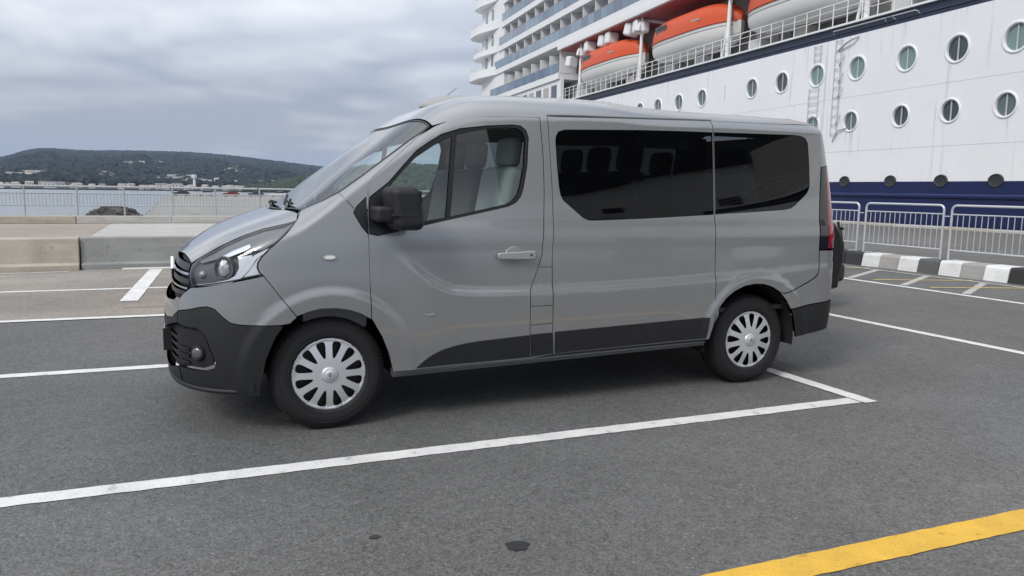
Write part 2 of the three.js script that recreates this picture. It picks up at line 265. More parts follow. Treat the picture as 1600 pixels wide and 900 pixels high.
function porthole(s, y, r, kind) {
  const p = grp('porthole', ship); p.position.set(s, y, 0);
  const fr = new THREE.LatheGeometry([[r * .90, .10], [r * .90, -.02], [r * .95, -.05], [r * 1.03, -.055], [r * 1.09, -.035], [r * 1.10, .0]].map(q => new THREE.Vector2(...q)), 40); fr.rotateX(Math.PI / 2);
  mesh('frame', fr, shipWhite, p);
  const pane = new THREE.CircleGeometry(r * .93, 36); pane.rotateY(Math.PI); pane.translate(0, 0, .10); mesh('pane', pane, [paneDark, paneTeal, paneGrey][kind], p);
  mesh('bar', boxG(-.025, .025, -r * .9, r * .9, .045, .09), shipGrey, p);
}
const k1 = [1, 0, 1, 1, 0, 1, 1, 1, 0, 2, 2, 2, 2, 2, 0, 2, 0], k2 = [1, 0, 2, 2, 0, 0, 2, 1, 0, 1];
row1.forEach((s, i) => porthole(s, 8.0, .60, k1[i])); row2.forEach((s, i) => porthole(s, 5.28, .52, k2[i]));
for (const s of [-3.7, -.7, 2.2, 4.95, 7.9, 11.0, 14.0]) { const g = new THREE.LatheGeometry([[.0, -.004], [.25, -.006], [.27, -.03], [.31, -.05], [.35, -.03], [.36, .0]].map(q => new THREE.Vector2(...q)), 24); g.scale(1.05, 1, .82); g.rotateX(Math.PI / 2); g.translate(s, 2.12, -.005); mesh('fairlead', g, std(.03, .03, .032, .5), ship); }
// pipe ladders and fittings on the plating
const ladder = (s, y0, y1, w, n) => { const l = grp('hull_ladder', ship); mesh('stringer', cylG([s, y0, -.10], [s, y1, -.10], .022, .022, 6), shipGrey, l); mesh('stringer', cylG([s - w, y0, -.10], [s - w, y1, -.10], .022, .022, 6), shipGrey, l); for (let k = 0; k < n; k++) { const y = lerp(y0 + .1, y1 - .1, k / (n - 1)); mesh('rung', polyTube([[s, y, 0], [s, y, -.10], [s - w, y, -.10], [s - w, y, 0]], .018, 5), shipGrey, l); } };
ladder(14.15, 5.6, 7.35, .75, 5); ladder(13.9, 8.75, 9.65, .5, 3); ladder(12.25, 4.6, 9.7, .42, 11);
for (const y of [5.2, 6.62, 7.4, 8.3]) mesh('hull_bracket', tubeG([[12.0, y, -.02], [11.75, y + .12, -.16], [11.6, y + .42, -.12], [11.75, y + .6, -.02]], .03, 12, 6), shipGrey, ship);
mesh('hull_bracket', tubeG([[12.1, 9.1, -.05], [11.4, 9.35, -.2], [10.9, 9.5, -.2], [10.7, 9.6, -.05]], .06, 14, 6), shipGrey, ship);
mesh('hull_bracket', tubeG([[12.1, 4.3, -.05], [11.7, 4.8, -.12], [11.1, 4.95, -.05]], .04, 12, 6), shipGrey, ship);
mesh('hull_mark', boxG(22.5, 22.54, 7.6, 8.5, -.006, .0), std(.25, .25, .25, .8), ship);
// navy band, promenade deck, railing
mesh('navy_band', boxG(HS0, 46.9, 9.725, 10.36, .10, .40), navy, ship);
mesh('band_pipe', cylG([HS0, 9.98, .06], [46, 9.98, .06], .03, .03, 6), std(.05, .06, .09, .5), ship);
for (const [s, w] of [[12.6, 4.2], [9.0, 2.0]]) mesh('handrail', polyTube([[s, 9.95, .1], [s, 10.15, -.12], [s - w, 10.15, -.12], [s - w, 9.95, .1]], .028, 6), shipGrey, ship);
mesh('deck_edge', boxG(HS0, 52, 10.36, 10.46, -.06, 3.6), shipWhite, ship);
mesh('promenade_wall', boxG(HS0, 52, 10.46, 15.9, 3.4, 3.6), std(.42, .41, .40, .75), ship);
for (let s = -9; s < 52; s += 3.4) { mesh('wall_door', boxG(s, s + .95, 10.5, 12.5, 3.36, 3.40), s % 2 ? shipDim : std(.22, .21, .2, .7), ship); mesh('wall_stiffener', boxG(s + 1.9, s + 2.05, 10.46, 15.8, 3.1, 3.4), shipGrey, ship); }
mesh('overhang', boxG(14, 52.2, 15.62, 16.08, -.30, 6), shipWhite, ship);
mesh('overhang_soffit', boxG(14, 51.9, 15.50, 15.615, .0, 5.8), std(.38, .10, .10, .7), ship);
for (const y of [10.95, 11.30, 11.62]) mesh('deck_rail', cylG([HS0, y, .02], [51, y, .02], y > 11.5 ? .035 : .02, y > 11.5 ? .035 : .02, 6), shipWhite, ship);
{ const pg = cylG([0, 10.46, .02], [0, 11.62, .02], .032, .032, 6); for (let s = -3; s < 51; s += 1.05) { const p = mesh('rail_post', pg, shipWhite, ship); p.position.x = s; } }
{ const g = rboxG(0, 1.2, 10.46, 11.35, 1.0, 1.9, .1, 2); for (const s of [4, 8.6, 16, 20.5, 27, 31, 38, 43, 47.5]) { const l = mesh('deck_locker', g, s % 2 ? shipGrey : shipDim, ship); l.position.x = s; } }
// davit columns with their heads and arms
for (const s of [47.6, 35.2, 22.9, 10.6]) {
  const d = grp('davit', ship);
  mesh('column', merge([cylG([s, 10.46, .25], [s + .15, 15.6, .45], .15, .13, 10), cylG([s + .8, 10.46, .4], [s + .35, 13.2, .55], .09, .09, 8)]), shipWhite, d);
  mesh('arm', tubeG([[s + .1, 15.3, 3.0], [s + .1, 15.35, 1.0], [s + .05, 15.0, .2], [s, 14.4, .0]], .16, 16, 8), shipWhite, d);
  const h = rboxG(s - .35, s + .35, 14.3, 15.2, .2, .9, .2, 3); mesh('winch', h, shipWhite, d);
  mesh('cable', cylG([s - .05, 14.4, .2], [s - .1, 12.7, .7], .02, .02, 5), std(.1, .1, .1, .6), d);
}
{ const g = rboxG(-.65, .65, -.75, .75, -.7, .7, .28, 3); for (const [s, y, r] of [[50.2, 14.2, .1], [45.8, 14.9, -.15], [42.6, 14.9, .1], [41.2, 14.9, 0], [37.4, 14.95, .2], [35.9, 14.9, -.1]]) { const m = mesh('raft_canister', g, shipWhite, ship); m.position.set(s, y, .5); m.rotation.set(.1, r, r); m.scale.set(.7, .72, .8); } }
// balcony decks
const bGlass = [phys(.055, .115, .19, .08, 0, { clearcoat: 1 }), phys(.09, .17, .25, .10, 0, { clearcoat: 1 }), phys(.035, .065, .14, .08, 0, { clearcoat: 1 })];
const cabinGlass = phys(.05, .055, .06, .08, 0, { clearcoat: 1 }), cabinWall = std(.50, .47, .43, .8);
function deckRow(y, s0, s1, w0) {           // y = top of the slab
  mesh('balcony_slab', boxG(s0, s1 + .2, y - .62, y, w0 - .06, w0 + 2.2), shipWhite, ship);
  mesh('balcony_back', boxG(s0, s1, y, y + 2.15, w0 + 1.95, w0 + 2.1), cabinWall, ship);
  mesh('balcony_rail', cylG([s0, y + 1.0, w0 + .02], [s1, y + 1.0, w0 + .02], .035, .035, 6), std(.25, .26, .28, .5), ship);
  const n = Math.round((s1 - s0) / 1.42), step = (s1 - s0) / n, pg = boxG(.02, step - .02, .06, .98, 0, .03), dv = boxG(-.05, .05, 0, 2.13, .1, 1.95), wd = boxG(.25, 1.9, .05, 1.95, 1.90, 1.95), ch = rboxG(.5, 1.0, .0, .9, .8, 1.3, .08, 1);
  for (let k = 0; k < n; k++) { const p = mesh('balcony_pane', pg, bGlass[Math.floor(hash(k, Math.round(y * 10), 5) * 3)], ship); p.position.set(s0 + k * step, y, w0);
    if (k % 2 === 0) { const d = mesh('balcony_divider', dv, shipWhite, ship); d.position.set(s0 + k * step, y, w0); const w = mesh('cabin_door', wd, cabinGlass, ship); w.position.set(s0 + k * step + .3, y, w0); if (hash(k, 3, Math.round(y)) > .5) { const c = mesh('balcony_chair', ch, shipGrey, ship); c.position.set(s0 + k * step + .4, y, w0); } } }
}
deckRow(13.42, 52.2, 76.5, -.1); deckRow(16.72, 27, 74.6, -.1); deckRow(19.46, 34, 72.8, -.1); deckRow(22.2, 42, 71.6, -.1); deckRow(24.94, 52, 71, -.1); deckRow(27.7, 56, 71, -.1); deckRow(30.4, 60, 71, -.1);
mesh('superstructure_core', boxG(14, 72, 16.1, 38, 2.2, 24), shipWhite, ship);
mesh('superstructure_core', boxG(52, 76, 10.4, 16.1, 2.2, 24), shipWhite, ship);
mesh('lower_deck_wall', boxG(51.9, 92, 9.7, 12.75, .05, .4), shipWhite, ship);
for (let k = 0; k < 9; k++) mesh('deck_opening', boxG(53 + k * 2.3, 54.4 + k * 2.3, 10.9, 12.3, -.02, .06), k % 2 ? shipDim : cabinGlass, ship);
// far end: flat wall with round-topped windows and stepped decks that swing out past the side
function wingPlan(y0, y1, s0, s1, w, r) {
  const s = new THREE.Shape(); s.moveTo(s0, 0); s.bezierCurveTo(s0 + 3, -w * .2, s0 + 4, -w, s0 + 7, -w); s.lineTo(s1 - r, -w); s.absarc(s1 - r, -w + r, r, -Math.PI / 2, 0, false); s.lineTo(s1, 16); s.lineTo(s0, 16); s.closePath();
  const g = new THREE.ExtrudeGeometry(s, { depth: y1 - y0, bevelEnabled: false, curveSegments: 14 }); g.rotateX(Math.PI / 2); g.translate(0, y1, 0); return g;
}
mesh('end_wall', (() => { const s = new THREE.Shape(); s.moveTo(70.9, .02); s.lineTo(80.5, .02); s.absarc(80.5, 2.52, 2.5, -Math.PI / 2, 0, false); s.lineTo(83, 22); s.lineTo(70.9, 22); s.closePath(); const g = new THREE.ExtrudeGeometry(s, { depth: 26, bevelEnabled: false, curveSegments: 14 }); g.rotateX(Math.PI / 2); g.translate(0, 38.4, 0); return g; })(), shipWhite, ship);
mesh('end_wall', boxG(76.5, 80.4, 12.4, 16.3, .9, 22), shipGrey, ship);
[[16.15, 84.6, 1.3, 1.0], [18.95, 83.4, 1.1, .7], [21.9, 84.0, 1.4, 1.0], [25.4, 82.4, 1.2, 1.05], [28.4, 82.0, 1.1, 1.0], [31.4, 82, 1.1, 1.0]].forEach(([y, s1, w, h]) => {
  mesh('end_deck', wingPlan(y, y + .22, 73, s1, w, 2.4), shipWhite, ship); mesh('end_bulwark', wingPlan(y + .224, y + h, 73.2, s1 - .04, w - .03, 2.4), shipWhite, ship);
  const pts = [[78.5, -w + .12], [81, -w + .12], [s1 - 2.4, -w + .12]]; for (let i = 1; i <= 6; i++) { const a = i / 6 * Math.PI / 2; pts.push([s1 - 2.4 + 2.28 * Math.sin(a), -w + 2.4 - 2.28 * Math.cos(a)]); } pts.push([s1 - .12, 6]);
  for (const dy of [.8, .45]) mesh('end_rail', tubeG(pts.map(p => [p[0], y + h + dy, p[1]]), .03, 40, 6), shipWhite, ship);
  pts.forEach(p => mesh('rail_post', cylG([p[0], y + h, p[1]], [p[0], y + h + .8, p[1]], .028, .028, 5), shipWhite, ship));
});
for (const y of [18.15, 20.75, 24.0, 27.3]) for (const s of [75.9, 78.6]) {
  const S = new THREE.Shape(); S.moveTo(-.42, -.6); S.lineTo(.42, -.6); S.lineTo(.42, .3); S.absarc(0, .3, .42, 0, Math.PI, false); S.closePath(); const g = new THREE.ExtrudeGeometry(S, { depth: .06, bevelEnabled: false, curveSegments: 10 });
  const f = g.clone(); f.scale(1.2, 1.14, .8); const wn = grp('end_window', ship); wn.position.set(s, y, -.03); mesh('frame', f, shipGrey, wn); g.translate(0, 0, -.03); mesh('pane', g, cabinGlass, wn);
}
top(ship, 'white cruise ship with blue lower hull, portholes and balconies moored behind the van', 'ship');

// lifeboats hanging under the overhang
function lifeboat(s0, L, label) {
  const b = grp('lifeboat'); b.position.copy(ship.position); b.rotation.copy(ship.rotation);
  const c = new THREE.Vector3(s0 + L / 2, 11.35, 1.25).applyAxisAngle(new THREE.Vector3(0, 1, 0), ship.rotation.y); b.position.add(c);
  const beam = (t) => 1.62 * Math.pow(Math.max(0, 1 - Math.pow(Math.abs(t), 2.6)), .6), sheer = (t) => 1.5 + .12 * t * t, keel = (t) => .02 + .75 * Math.pow(Math.abs(t), 4), roofY = (t) => sheer(t) + 1.62 * Math.pow(Math.max(0, 1 - Math.pow(Math.abs(t) * .99, 4.5)), .6);
  const surf = (f, nu, nv) => { const P = [], U = [], I = []; for (let j = 0; j <= nv; j++) for (let i = 0; i <= nu; i++) { P.push(...f(lerp(-1, 1, i / nu), j / nv)); U.push(i / nu * 6, j / nv); } for (let j = 0; j < nv; j++) for (let i = 0; i < nu; i++) { const a = j * (nu + 1) + i; I.push(a, a + 1, a + nu + 1, a + 1, a + nu + 2, a + nu + 1); } const g = new THREE.BufferGeometry(); g.setAttribute('position', new THREE.Float32BufferAttribute(P, 3)); g.setAttribute('uv', new THREE.Float32BufferAttribute(U, 2)); g.setIndex(I); g.computeVertexNormals(); return g; };
  const hx = L / 2;
  const hull = mesh('boat_hull', surf((t, v) => { const a = Math.PI * v, B = beam(t); const cz = Math.cos(a), sy = Math.sin(a); return [t * hx, lerp(sheer(t), keel(t), Math.pow(sy, .62)), B * Math.sign(cz) * Math.pow(Math.abs(cz), .7)]; }, 48, 24), std(.66, .65, .63, .55), b);
  const canopy = mesh('canopy', surf((t, v) => { const a = Math.PI * v, B = beam(t) * 1.02; const cz = Math.cos(a), sy = Math.sin(a); return [t * hx, lerp(sheer(t), roofY(t), Math.pow(sy, .8)), B * Math.sign(cz) * Math.pow(Math.abs(cz), .48)]; }, 48, 24), std(.62, .085, .022, .45), b);
  const gun = []; for (let i = 0; i <= 24; i++) { const t = lerp(-.985, .985, i / 24); gun.push([t * hx, sheer(t), -beam(t) - .03]); } mesh('fender_strip', tubeG(gun, .06, 50, 6), std(.55, .07, .02, .6), hull);
  const gl = []; for (let i = 0; i <= 24; i++) { const t = lerp(-.95, .95, i / 24); gl.push([t * hx, sheer(t) - .28, -beam(t) - .005]); } mesh('grab_line', tubeG(gl, .02, 50, 5), std(.2, .2, .2, .8), hull);
  for (const t of [.30, .42, .54]) { const g = rboxG(-.24, .24, -.34, .34, -.05, .05, .04, 2); g.rotateX(-.30); g.translate(t * hx, sheer(t) + .75, -beam(t) * .985); mesh('window', g, cabinGlass, canopy); }
  { const g = boxG(-.55, .55, -.07, .07, -.03, .03); g.rotateX(-.20); g.rotateY(.05); g.translate(-.42 * hx, sheer(.4) + .6, -beam(.42) * 1.0 + .0); mesh('name_strip', g, std(.45, .38, .32, .7), canopy); }
  for (const t of [-.80, .80]) mesh('lifting_hook', merge([cylG([t * hx, sheer(t) + .3, 0], [t * hx, roofY(t) + .25, 0], .09, .07, 8), rboxG(t * hx - .16, t * hx + .16, roofY(t), roofY(t) + .2, -.16, .16, .04, 1)]), std(.25, .04, .03, .6), b);
  mesh('keel_strip', boxG(-hx * .7, hx * .7, -.03, .06, -.06, .06), shipGrey, hull);
  top(b, label, 'lifeboat', 'lifeboats hanging along the ship');
}
lifeboat(36.2, 12.2, 'orange and white lifeboat farthest left, beside the balconies');
lifeboat(22.9, 11.4, 'orange and white lifeboat hanging in the middle, wholly in view');
lifeboat(10.4, 11.4, 'orange and white lifeboat cut off by the top edge of the photo');
lifeboat(-2.0, 11.4, 'orange and white lifeboat above the right edge, out of the frame');
// ------------------------------------------------------------------ the van
// body shape: half-width as a function of length and height (metres; front axle at x = 0, nose at -x)
const vWB = pchip([.1, .25, .35, .5, .8, 1.0, 1.2, 1.5, 1.8, 1.9, 2.1], [.93, .948, .957, .970, .976, .970, .947, .895, .836, .815, .77]);
const vXN = pchip([.1, .22, .3, .42, .55, .68, .8, .9, 1.0, 1.1], [-.74, -.82, -.86, -.872, -.873, -.865, -.845, -.825, -.79, -.74]);
const vT = pchip([-.9, -.80, -.70, -.55, -.38, -.25, -.16, -.08, .0, .1, .3, .5, .65, .8, 1.0, 1.3, 1.7, 1.95, 2.2, 2.6, 3.0, 3.6, 3.86, 4.02],
  [.885, .97, 1.04, 1.132, 1.202, 1.248, 1.282, 1.328, 1.385, 1.465, 1.615, 1.765, 1.875, 1.965, 2.025, 2.05, 2.055, 2.05, 2.03, 2.015, 2.012, 2.012, 2.0, 1.96]);
const vHR = pchip([-.9, -.5, -.2, 0, .3, .6, .9, 1.2, 2, 3, 4], [.16, .16, .14, .13, .13, .15, .19, .2, .18, .14, .14]);
const vXR = pchip([.1, .4, .6, 1.2, 1.6, 1.9, 2.02], [3.92, 3.99, 4.0, 3.99, 3.965, 3.93, 3.89]);
const XC = .12, XRC = 3.62;
const creaseY = pchip([.3, .38, .5, .62, .75, .95, 1.3, 2.0, 2.7, 3.3, 3.8], [1.08, 1.02, .93, .84, .785, .768, .765, .775, .80, .83, .86]);
function vW2(x, y) {
  const n = Math.max(0, (XC - x) / (XC - vXN(y))); if (n >= 1) return 0;
  const m = Math.max(0, (x - XRC) / (vXR(y) - XRC)); if (m >= 1) return 0;
  return vWB(y) * Math.pow(1 - Math.pow(n, 4.2), 1 / 2.7) * Math.pow(1 - Math.pow(m, 5), 1 / 3.2);
}
function vZ(x, y) {
  const t = vT(x); if (y >= t) return 0;
  const hr = vHR(x), v = Math.max(0, (y - (t - hr)) / hr);
  return vW2(x, y) * Math.pow(1 - v * v, 0.2);
}
function vD(x, y) {          // pressed-in shapes of the side panels
  let d = 0;
  for (const c of [0, 3.098]) { const r = Math.hypot(x - c, y - .33); d += 0.014 * (1 - smooth(.47, .53, r)) + 0.006 * (1 - smooth(.5, .75, r)); }
  const yc = creaseY(x), win = smooth(.34, .62, x) * (1 - smooth(2.5, 3.2, x) * .8);
  d += 0.019 * win * (1 - smooth(yc - .015, yc + .055, y));
  d += 0.007 * smooth(.2, .5, x) * smooth(1.02, 1.13, y) * (1 - smooth(1.16, 1.24, y));
  return d;
}
const sideLift = (sg, off = 0) => (a, b) => [a, b, sg * Math.max(0, vZ(a, b) + vD(a, b) + off)];
// top surfaces: (x, s), s = -1..1 across the roof
const sPow = 3;
function topLift(off = 0) {
  return (x, s) => {
    const tau = 1 - Math.min(1, Math.abs(s)), be = Math.PI / 2 * (1 - Math.pow(1 - tau, sPow));
    const t = vT(x), hr = vHR(x), y = t - hr + hr * Math.sin(be);
    const z = vW2(x, y) * Math.pow(Math.max(0, Math.cos(be)), .4);
    return [x, y + off, Math.sign(s) * (z + off * .6)];
  };
}
function sOf(x, y) { const t = vT(x), hr = vHR(x), v = clamp((y - (t - hr)) / hr, 0, 1), be = Math.asin(v); return Math.pow(1 - be / (Math.PI / 2), 1 / sPow); }
function frontX(z, y) { const w = vWB(y), q = Math.min(1, Math.abs(z) / w); return XC - (XC - vXN(y)) * Math.pow(Math.max(0, 1 - Math.pow(q, 2.7)), 1 / 4.2); }
const frontLift = (off = 0) => (z, y) => [frontX(z, y) - off, y, z];
function rearX(z, y) { const w = vWB(y), q = Math.min(1, Math.abs(z) / w); return XRC + (vXR(y) - XRC) * Math.pow(Math.max(0, 1 - Math.pow(q, 3.2)), 1 / 5); }
const rearLift = (off = 0) => (z, y) => [rearX(z, y) + off, y, z];

function insetPoly(p, d) {
  let A = 0; const n = p.length; for (let i = 0; i < n; i++) { const a = p[i], b = p[(i + 1) % n]; A += a[0] * b[1] - b[0] * a[1]; }
  const s = A > 0 ? 1 : -1, out = [];
  for (let i = 0; i < n; i++) {
    const a = p[(i + n - 1) % n], b = p[i], c = p[(i + 1) % n];
    let e1 = [b[0] - a[0], b[1] - a[1]], e2 = [c[0] - b[0], c[1] - b[1]]; const l1 = Math.hypot(...e1) || 1, l2 = Math.hypot(...e2) || 1;
    const n1 = [-e1[1] / l1 * s, e1[0] / l1 * s], n2 = [-e2[1] / l2 * s, e2[0] / l2 * s];
    let m = [n1[0] + n2[0], n1[1] + n2[1]]; const k = Math.max(.5, 1 + n1[0] * n2[0] + n1[1] * n2[1]);
    out.push([b[0] + m[0] / k * d, b[1] + m[1] / k * d]);
  }
  return out;
}
function smoothPoly(p, keep = []) {    // Chaikin pass on corners not kept sharp
  const out = [], n = p.length;
  for (let i = 0; i < n; i++) { const a = p[(i + n - 1) % n], b = p[i], c = p[(i + 1) % n];
    if (keep.includes(i)) { out.push(b); continue; }
    out.push([b[0] * .75 + a[0] * .25, b[1] * .75 + a[1] * .25], [b[0] * .75 + c[0] * .25, b[1] * .75 + c[1] * .25]); }
  return out;
}
// a sheet cut to a 2-D outline, bent onto a surface, with folded edges
function panel(outer, holes, lift, { L = .035, skirt = .014, gap = 0, face = null } = {}) {
  if (gap) outer = insetPoly(outer, gap);
  const dens = (p) => { const o = []; for (let i = 0; i < p.length; i++) { const a = p[i], b = p[(i + 1) % p.length], A = lift(...a), B = lift(...b); const n = clamp(Math.ceil(Math.hypot(A[0] - B[0], A[1] - B[1], A[2] - B[2]) / L), 1, 60); for (let k = 0; k < n; k++) o.push([lerp(a[0], b[0], k / n), lerp(a[1], b[1], k / n)]); } return o; };
  const C = dens(outer), Hs = (holes || []).map(dens);
  const V2 = [], V3 = []; const addV = (a) => { V2.push(a); V3.push(lift(...a)); return V2.length - 1; };
  const toV = (p) => p.map(q => new THREE.Vector2(q[0], q[1]));
  let tris;
  if (Hs.length === 1) {               // cut the ring into two simple strips
    const H = Hs[0], area = (p) => THREE.ShapeUtils.area(toV(p)); if (area(C) < 0) C.reverse(); if (area(H) > 0) H.reverse();
    const arg = (f) => H.reduce((b, q, i) => f(q) > f(H[b]) ? i : b, 0), nearC = (q) => C.reduce((b, c, i) => Math.hypot(c[0] - q[0], c[1] - q[1]) < Math.hypot(C[b][0] - q[0], C[b][1] - q[1]) ? i : b, 0);
    const hl = arg(q => -q[0]), hr = arg(q => q[0]), ol = nearC(H[hl]), or = nearC(H[hr]), nC = C.length, nH = H.length;
    const run = (i, j, n, o) => { const r = []; for (let k = i; ; k = (k + 1) % n) { r.push(o + k); if (k === j) break; } return r; };
    const all = [...C, ...H]; tris = [];
    for (const ids of [[...run(ol, or, nC, 0), ...run(hr, hl, nH, nC)], [...run(or, ol, nC, 0), ...run(hl, hr, nH, nC)]])
      for (const t of THREE.ShapeUtils.triangulateShape(toV(ids.map(i => all[i])), [])) tris.push(t.map(k => ids[k]));
  } else tris = THREE.ShapeUtils.triangulateShape(toV(C), Hs.map(toV));
  for (const q of C) addV(q); for (const h of Hs) for (const q of h) addV(q);
  for (let pass = 0; pass < 7; pass++) {
    const mid = new Map(); let any = false; const out = [];
    const em = (i, j) => { const k = i < j ? i * 1e6 + j : j * 1e6 + i; if (mid.has(k)) return mid.get(k); const a = V3[i], b = V3[j];
      let v = -1; if (Math.hypot(a[0] - b[0], a[1] - b[1], a[2] - b[2]) > L * 1.35) { v = addV([(V2[i][0] + V2[j][0]) / 2, (V2[i][1] + V2[j][1]) / 2]); any = true; } mid.set(k, v); return v; };
    for (const [a, b, c] of tris) {
      const ab = em(a, b), bc = em(b, c), ca = em(c, a), n = (ab >= 0) + (bc >= 0) + (ca >= 0);
      if (!n) out.push([a, b, c]);
      else if (n === 3) out.push([a, ab, ca], [ab, b, bc], [ca, bc, c], [ab, bc, ca]);
      else if (n === 1) { if (ab >= 0) out.push([a, ab, c], [ab, b, c]); else if (bc >= 0) out.push([a, b, bc], [a, bc, c]); else out.push([a, b, ca], [ca, b, c]); }
      else { if (ab < 0) out.push([c, ca, bc], [ca, a, b], [ca, b, bc]); else if (bc < 0) out.push([a, ab, ca], [ab, b, c], [ab, c, ca]); else out.push([b, bc, ab], [bc, c, a], [bc, a, ab]); }
    }
    tris = out; if (!any) break;
  }
  const e = .004, nrm = V2.map(([a, b], i) => {
    const p = lift(a + e, b), q = lift(a - e, b), r = lift(a, b + e), s = lift(a, b - e);
    const u = [p[0] - q[0], p[1] - q[1], p[2] - q[2]], v = [r[0] - s[0], r[1] - s[1], r[2] - s[2]];
    let n = [u[1] * v[2] - u[2] * v[1], u[2] * v[0] - u[0] * v[2], u[0] * v[1] - u[1] * v[0]]; const l = Math.hypot(...n) || 1; n = n.map(c => c / l);
    const o = V3[i], out = face ? n[0] * face[0] + n[1] * face[1] + n[2] * face[2] : n[0] * (o[0] - 1.6) * .15 + n[1] * (o[1] - .9) + n[2] * o[2] ; if (out < 0) n = n.map(c => -c); return n; });
  const P = [], N = [], U = [];
  const put = (i) => { P.push(...V3[i]); N.push(...nrm[i]); U.push(...V2[i]); };
  for (const t of tris) { const [a, b, c] = t, A = V3[a], B = V3[b], D = V3[c], n = nrm[a];
    const u = [B[0] - A[0], B[1] - A[1], B[2] - A[2]], v = [D[0] - A[0], D[1] - A[1], D[2] - A[2]];
    const cr = (u[1] * v[2] - u[2] * v[1]) * n[0] + (u[2] * v[0] - u[0] * v[2]) * n[1] + (u[0] * v[1] - u[1] * v[0]) * n[2];
    put(a); if (cr < 0) { put(c); put(b); } else { put(b); put(c); } }
  if (skirt) { let o = 0; for (const ring of [C, ...Hs]) { const n = ring.length; for (let k = 0; k < n; k++) {
    const i = o + k, j = o + (k + 1) % n, A = V3[i], B = V3[j], na = nrm[i], nb = nrm[j];
    const A2 = A.map((c, q) => c - na[q] * skirt), B2 = B.map((c, q) => c - nb[q] * skirt);
    const u = B.map((c, q) => c - A[q]); const fn = [u[1] * na[2] - u[2] * na[1], u[2] * na[0] - u[0] * na[2], u[0] * na[1] - u[1] * na[0]]; const l = Math.hypot(...fn) || 1;
    for (const q of [A, B, B2, A, B2, A2]) { P.push(...q); N.push(fn[0] / l, fn[1] / l, fn[2] / l); U.push(0, 0); } } o += n; } }
  const g = new THREE.BufferGeometry(); g.setAttribute('position', new THREE.Float32BufferAttribute(P, 3)); g.setAttribute('normal', new THREE.Float32BufferAttribute(N, 3)); g.setAttribute('uv', new THREE.Float32BufferAttribute(U, 2)); return g;
}

const orange = greyTex(256, 256, (i, j) => 0.5 + 0.5 * (fbm(i / 256 * 24, j / 256 * 24, 2, 5, 24, 24) - .5), 6, 6);
const paint = phys(.290, .296, .299, .27, .48, { clearcoat: 1, clearcoatRoughness: .02 });
const blackPlastic = std(.0095, .010, .0115, .55, 0, { bumpMap: greyTex(256, 256, (i, j) => hash(i, j, 3), 18, 18), bumpScale: .0004 });
const smoothBlack = std(.012, .012, .014, .32);
const rubber = std(.010, .010, .011, .75);
const darkTrim = std(.03, .031, .033, .8);
const chrome = std(.82, .83, .85, .16, 1);
const silver = std(.62, .63, .65, .30, .85);
const satin = std(.46, .47, .48, .35, .6);
const clearGlass = phys(.82, .91, .885, 0, 0, { transmission: 1, thickness: 0, ior: 1.65 });
const screenGlass = phys(.86, .96, .94, 0, 0, { transmission: 1, thickness: 0, ior: 2.1 });
const privacyGlass = phys(.11, .125, .14, 0, 0, { transmission: 1, thickness: 0, ior: 1.5 });
const lensGlass = phys(.97, .98, .99, 0, 0, { transmission: 1, thickness: 0, ior: 1.45 });
const seatCloth = std(.10, .10, .105, .95);
const seatPale = std(.34, .34, .34, .95);
const dashMat = std(.20, .20, .20, .85);
const redLens = phys(.24, .010, .016, .12, 0, { clearcoat: 1, clearcoatRoughness: .04 });
const darkLens = phys(.006, .006, .007, .12, 0, { clearcoat: 1, clearcoatRoughness: .04 });

const van = grp('passenger_van');
const circPts = (cx, cy, r, a0, a1, n) => { const o = []; for (let i = 0; i <= n; i++) { const a = lerp(a0, a1, i / n) * Math.PI / 180; o.push([cx + r * Math.cos(a), cy + r * Math.sin(a)]); } return o; };
const ARF = [[-.387, .296], [-.354, .460], [-.301, .586], [-.249, .652], [-.186, .693], [-.12, .716], [-.056, .730], [.03, .729], [.107, .715], [.175, .69], [.234, .652], [.297, .549], [.336, .449], [.362, .318]];
const ARR = [[2.648, .362], [2.681, .511], [2.73, .60], [2.793, .669], [2.87, .72], [2.960, .752], [3.05, .763], [3.138, .759], [3.22, .735], [3.296, .696], [3.36, .635], [3.416, .559], [3.46, .45], [3.488, .345]];
const GLASS_EDGE = [[.611, 1.759], [.513, 1.694], [.349, 1.575], [.213, 1.475], [.081, 1.382], [-.005, 1.333], [-.121, 1.275]];
const WINF = [[.234, 1.146], [.237, 1.315], [.243, 1.359], [.361, 1.449], [.45, 1.545], [.538, 1.637], [.62, 1.692], [.705, 1.743], [.830, 1.783], [1.001, 1.807], [1.175, 1.822], [1.235, 1.818], [1.272, 1.79], [1.286, 1.745], [1.263, 1.562], [1.227, 1.421], [1.205, 1.37], [1.170, 1.333], [1.119, 1.309], [.9, 1.263], [.715, 1.226], [.282, 1.135]];
const WING = [[.372, 1.425], [.455, 1.515], [.536, 1.595], [.660, 1.676], [.786, 1.738], [.90, 1.768], [.999, 1.787], [1.15, 1.803], [1.21, 1.80], [1.245, 1.782], [1.263, 1.735], [1.241, 1.561], [1.206, 1.433], [1.185, 1.386], [1.152, 1.35], [1.098, 1.324], [.9, 1.283], [.716, 1.245], [.398, 1.190], [.366, 1.215]];
const SW1 = [[1.475, 1.723], [1.480, 1.760], [1.500, 1.790], [1.547, 1.806], [1.826, 1.818], [2.128, 1.830], [2.446, 1.838], [2.7375, 1.842], [2.698, 1.262], [2.4, 1.248], [2.082, 1.233], [1.734, 1.223], [1.685, 1.224], [1.645, 1.239], [1.504, 1.352], [1.488, 1.385], [1.480, 1.44], [1.475, 1.568]];
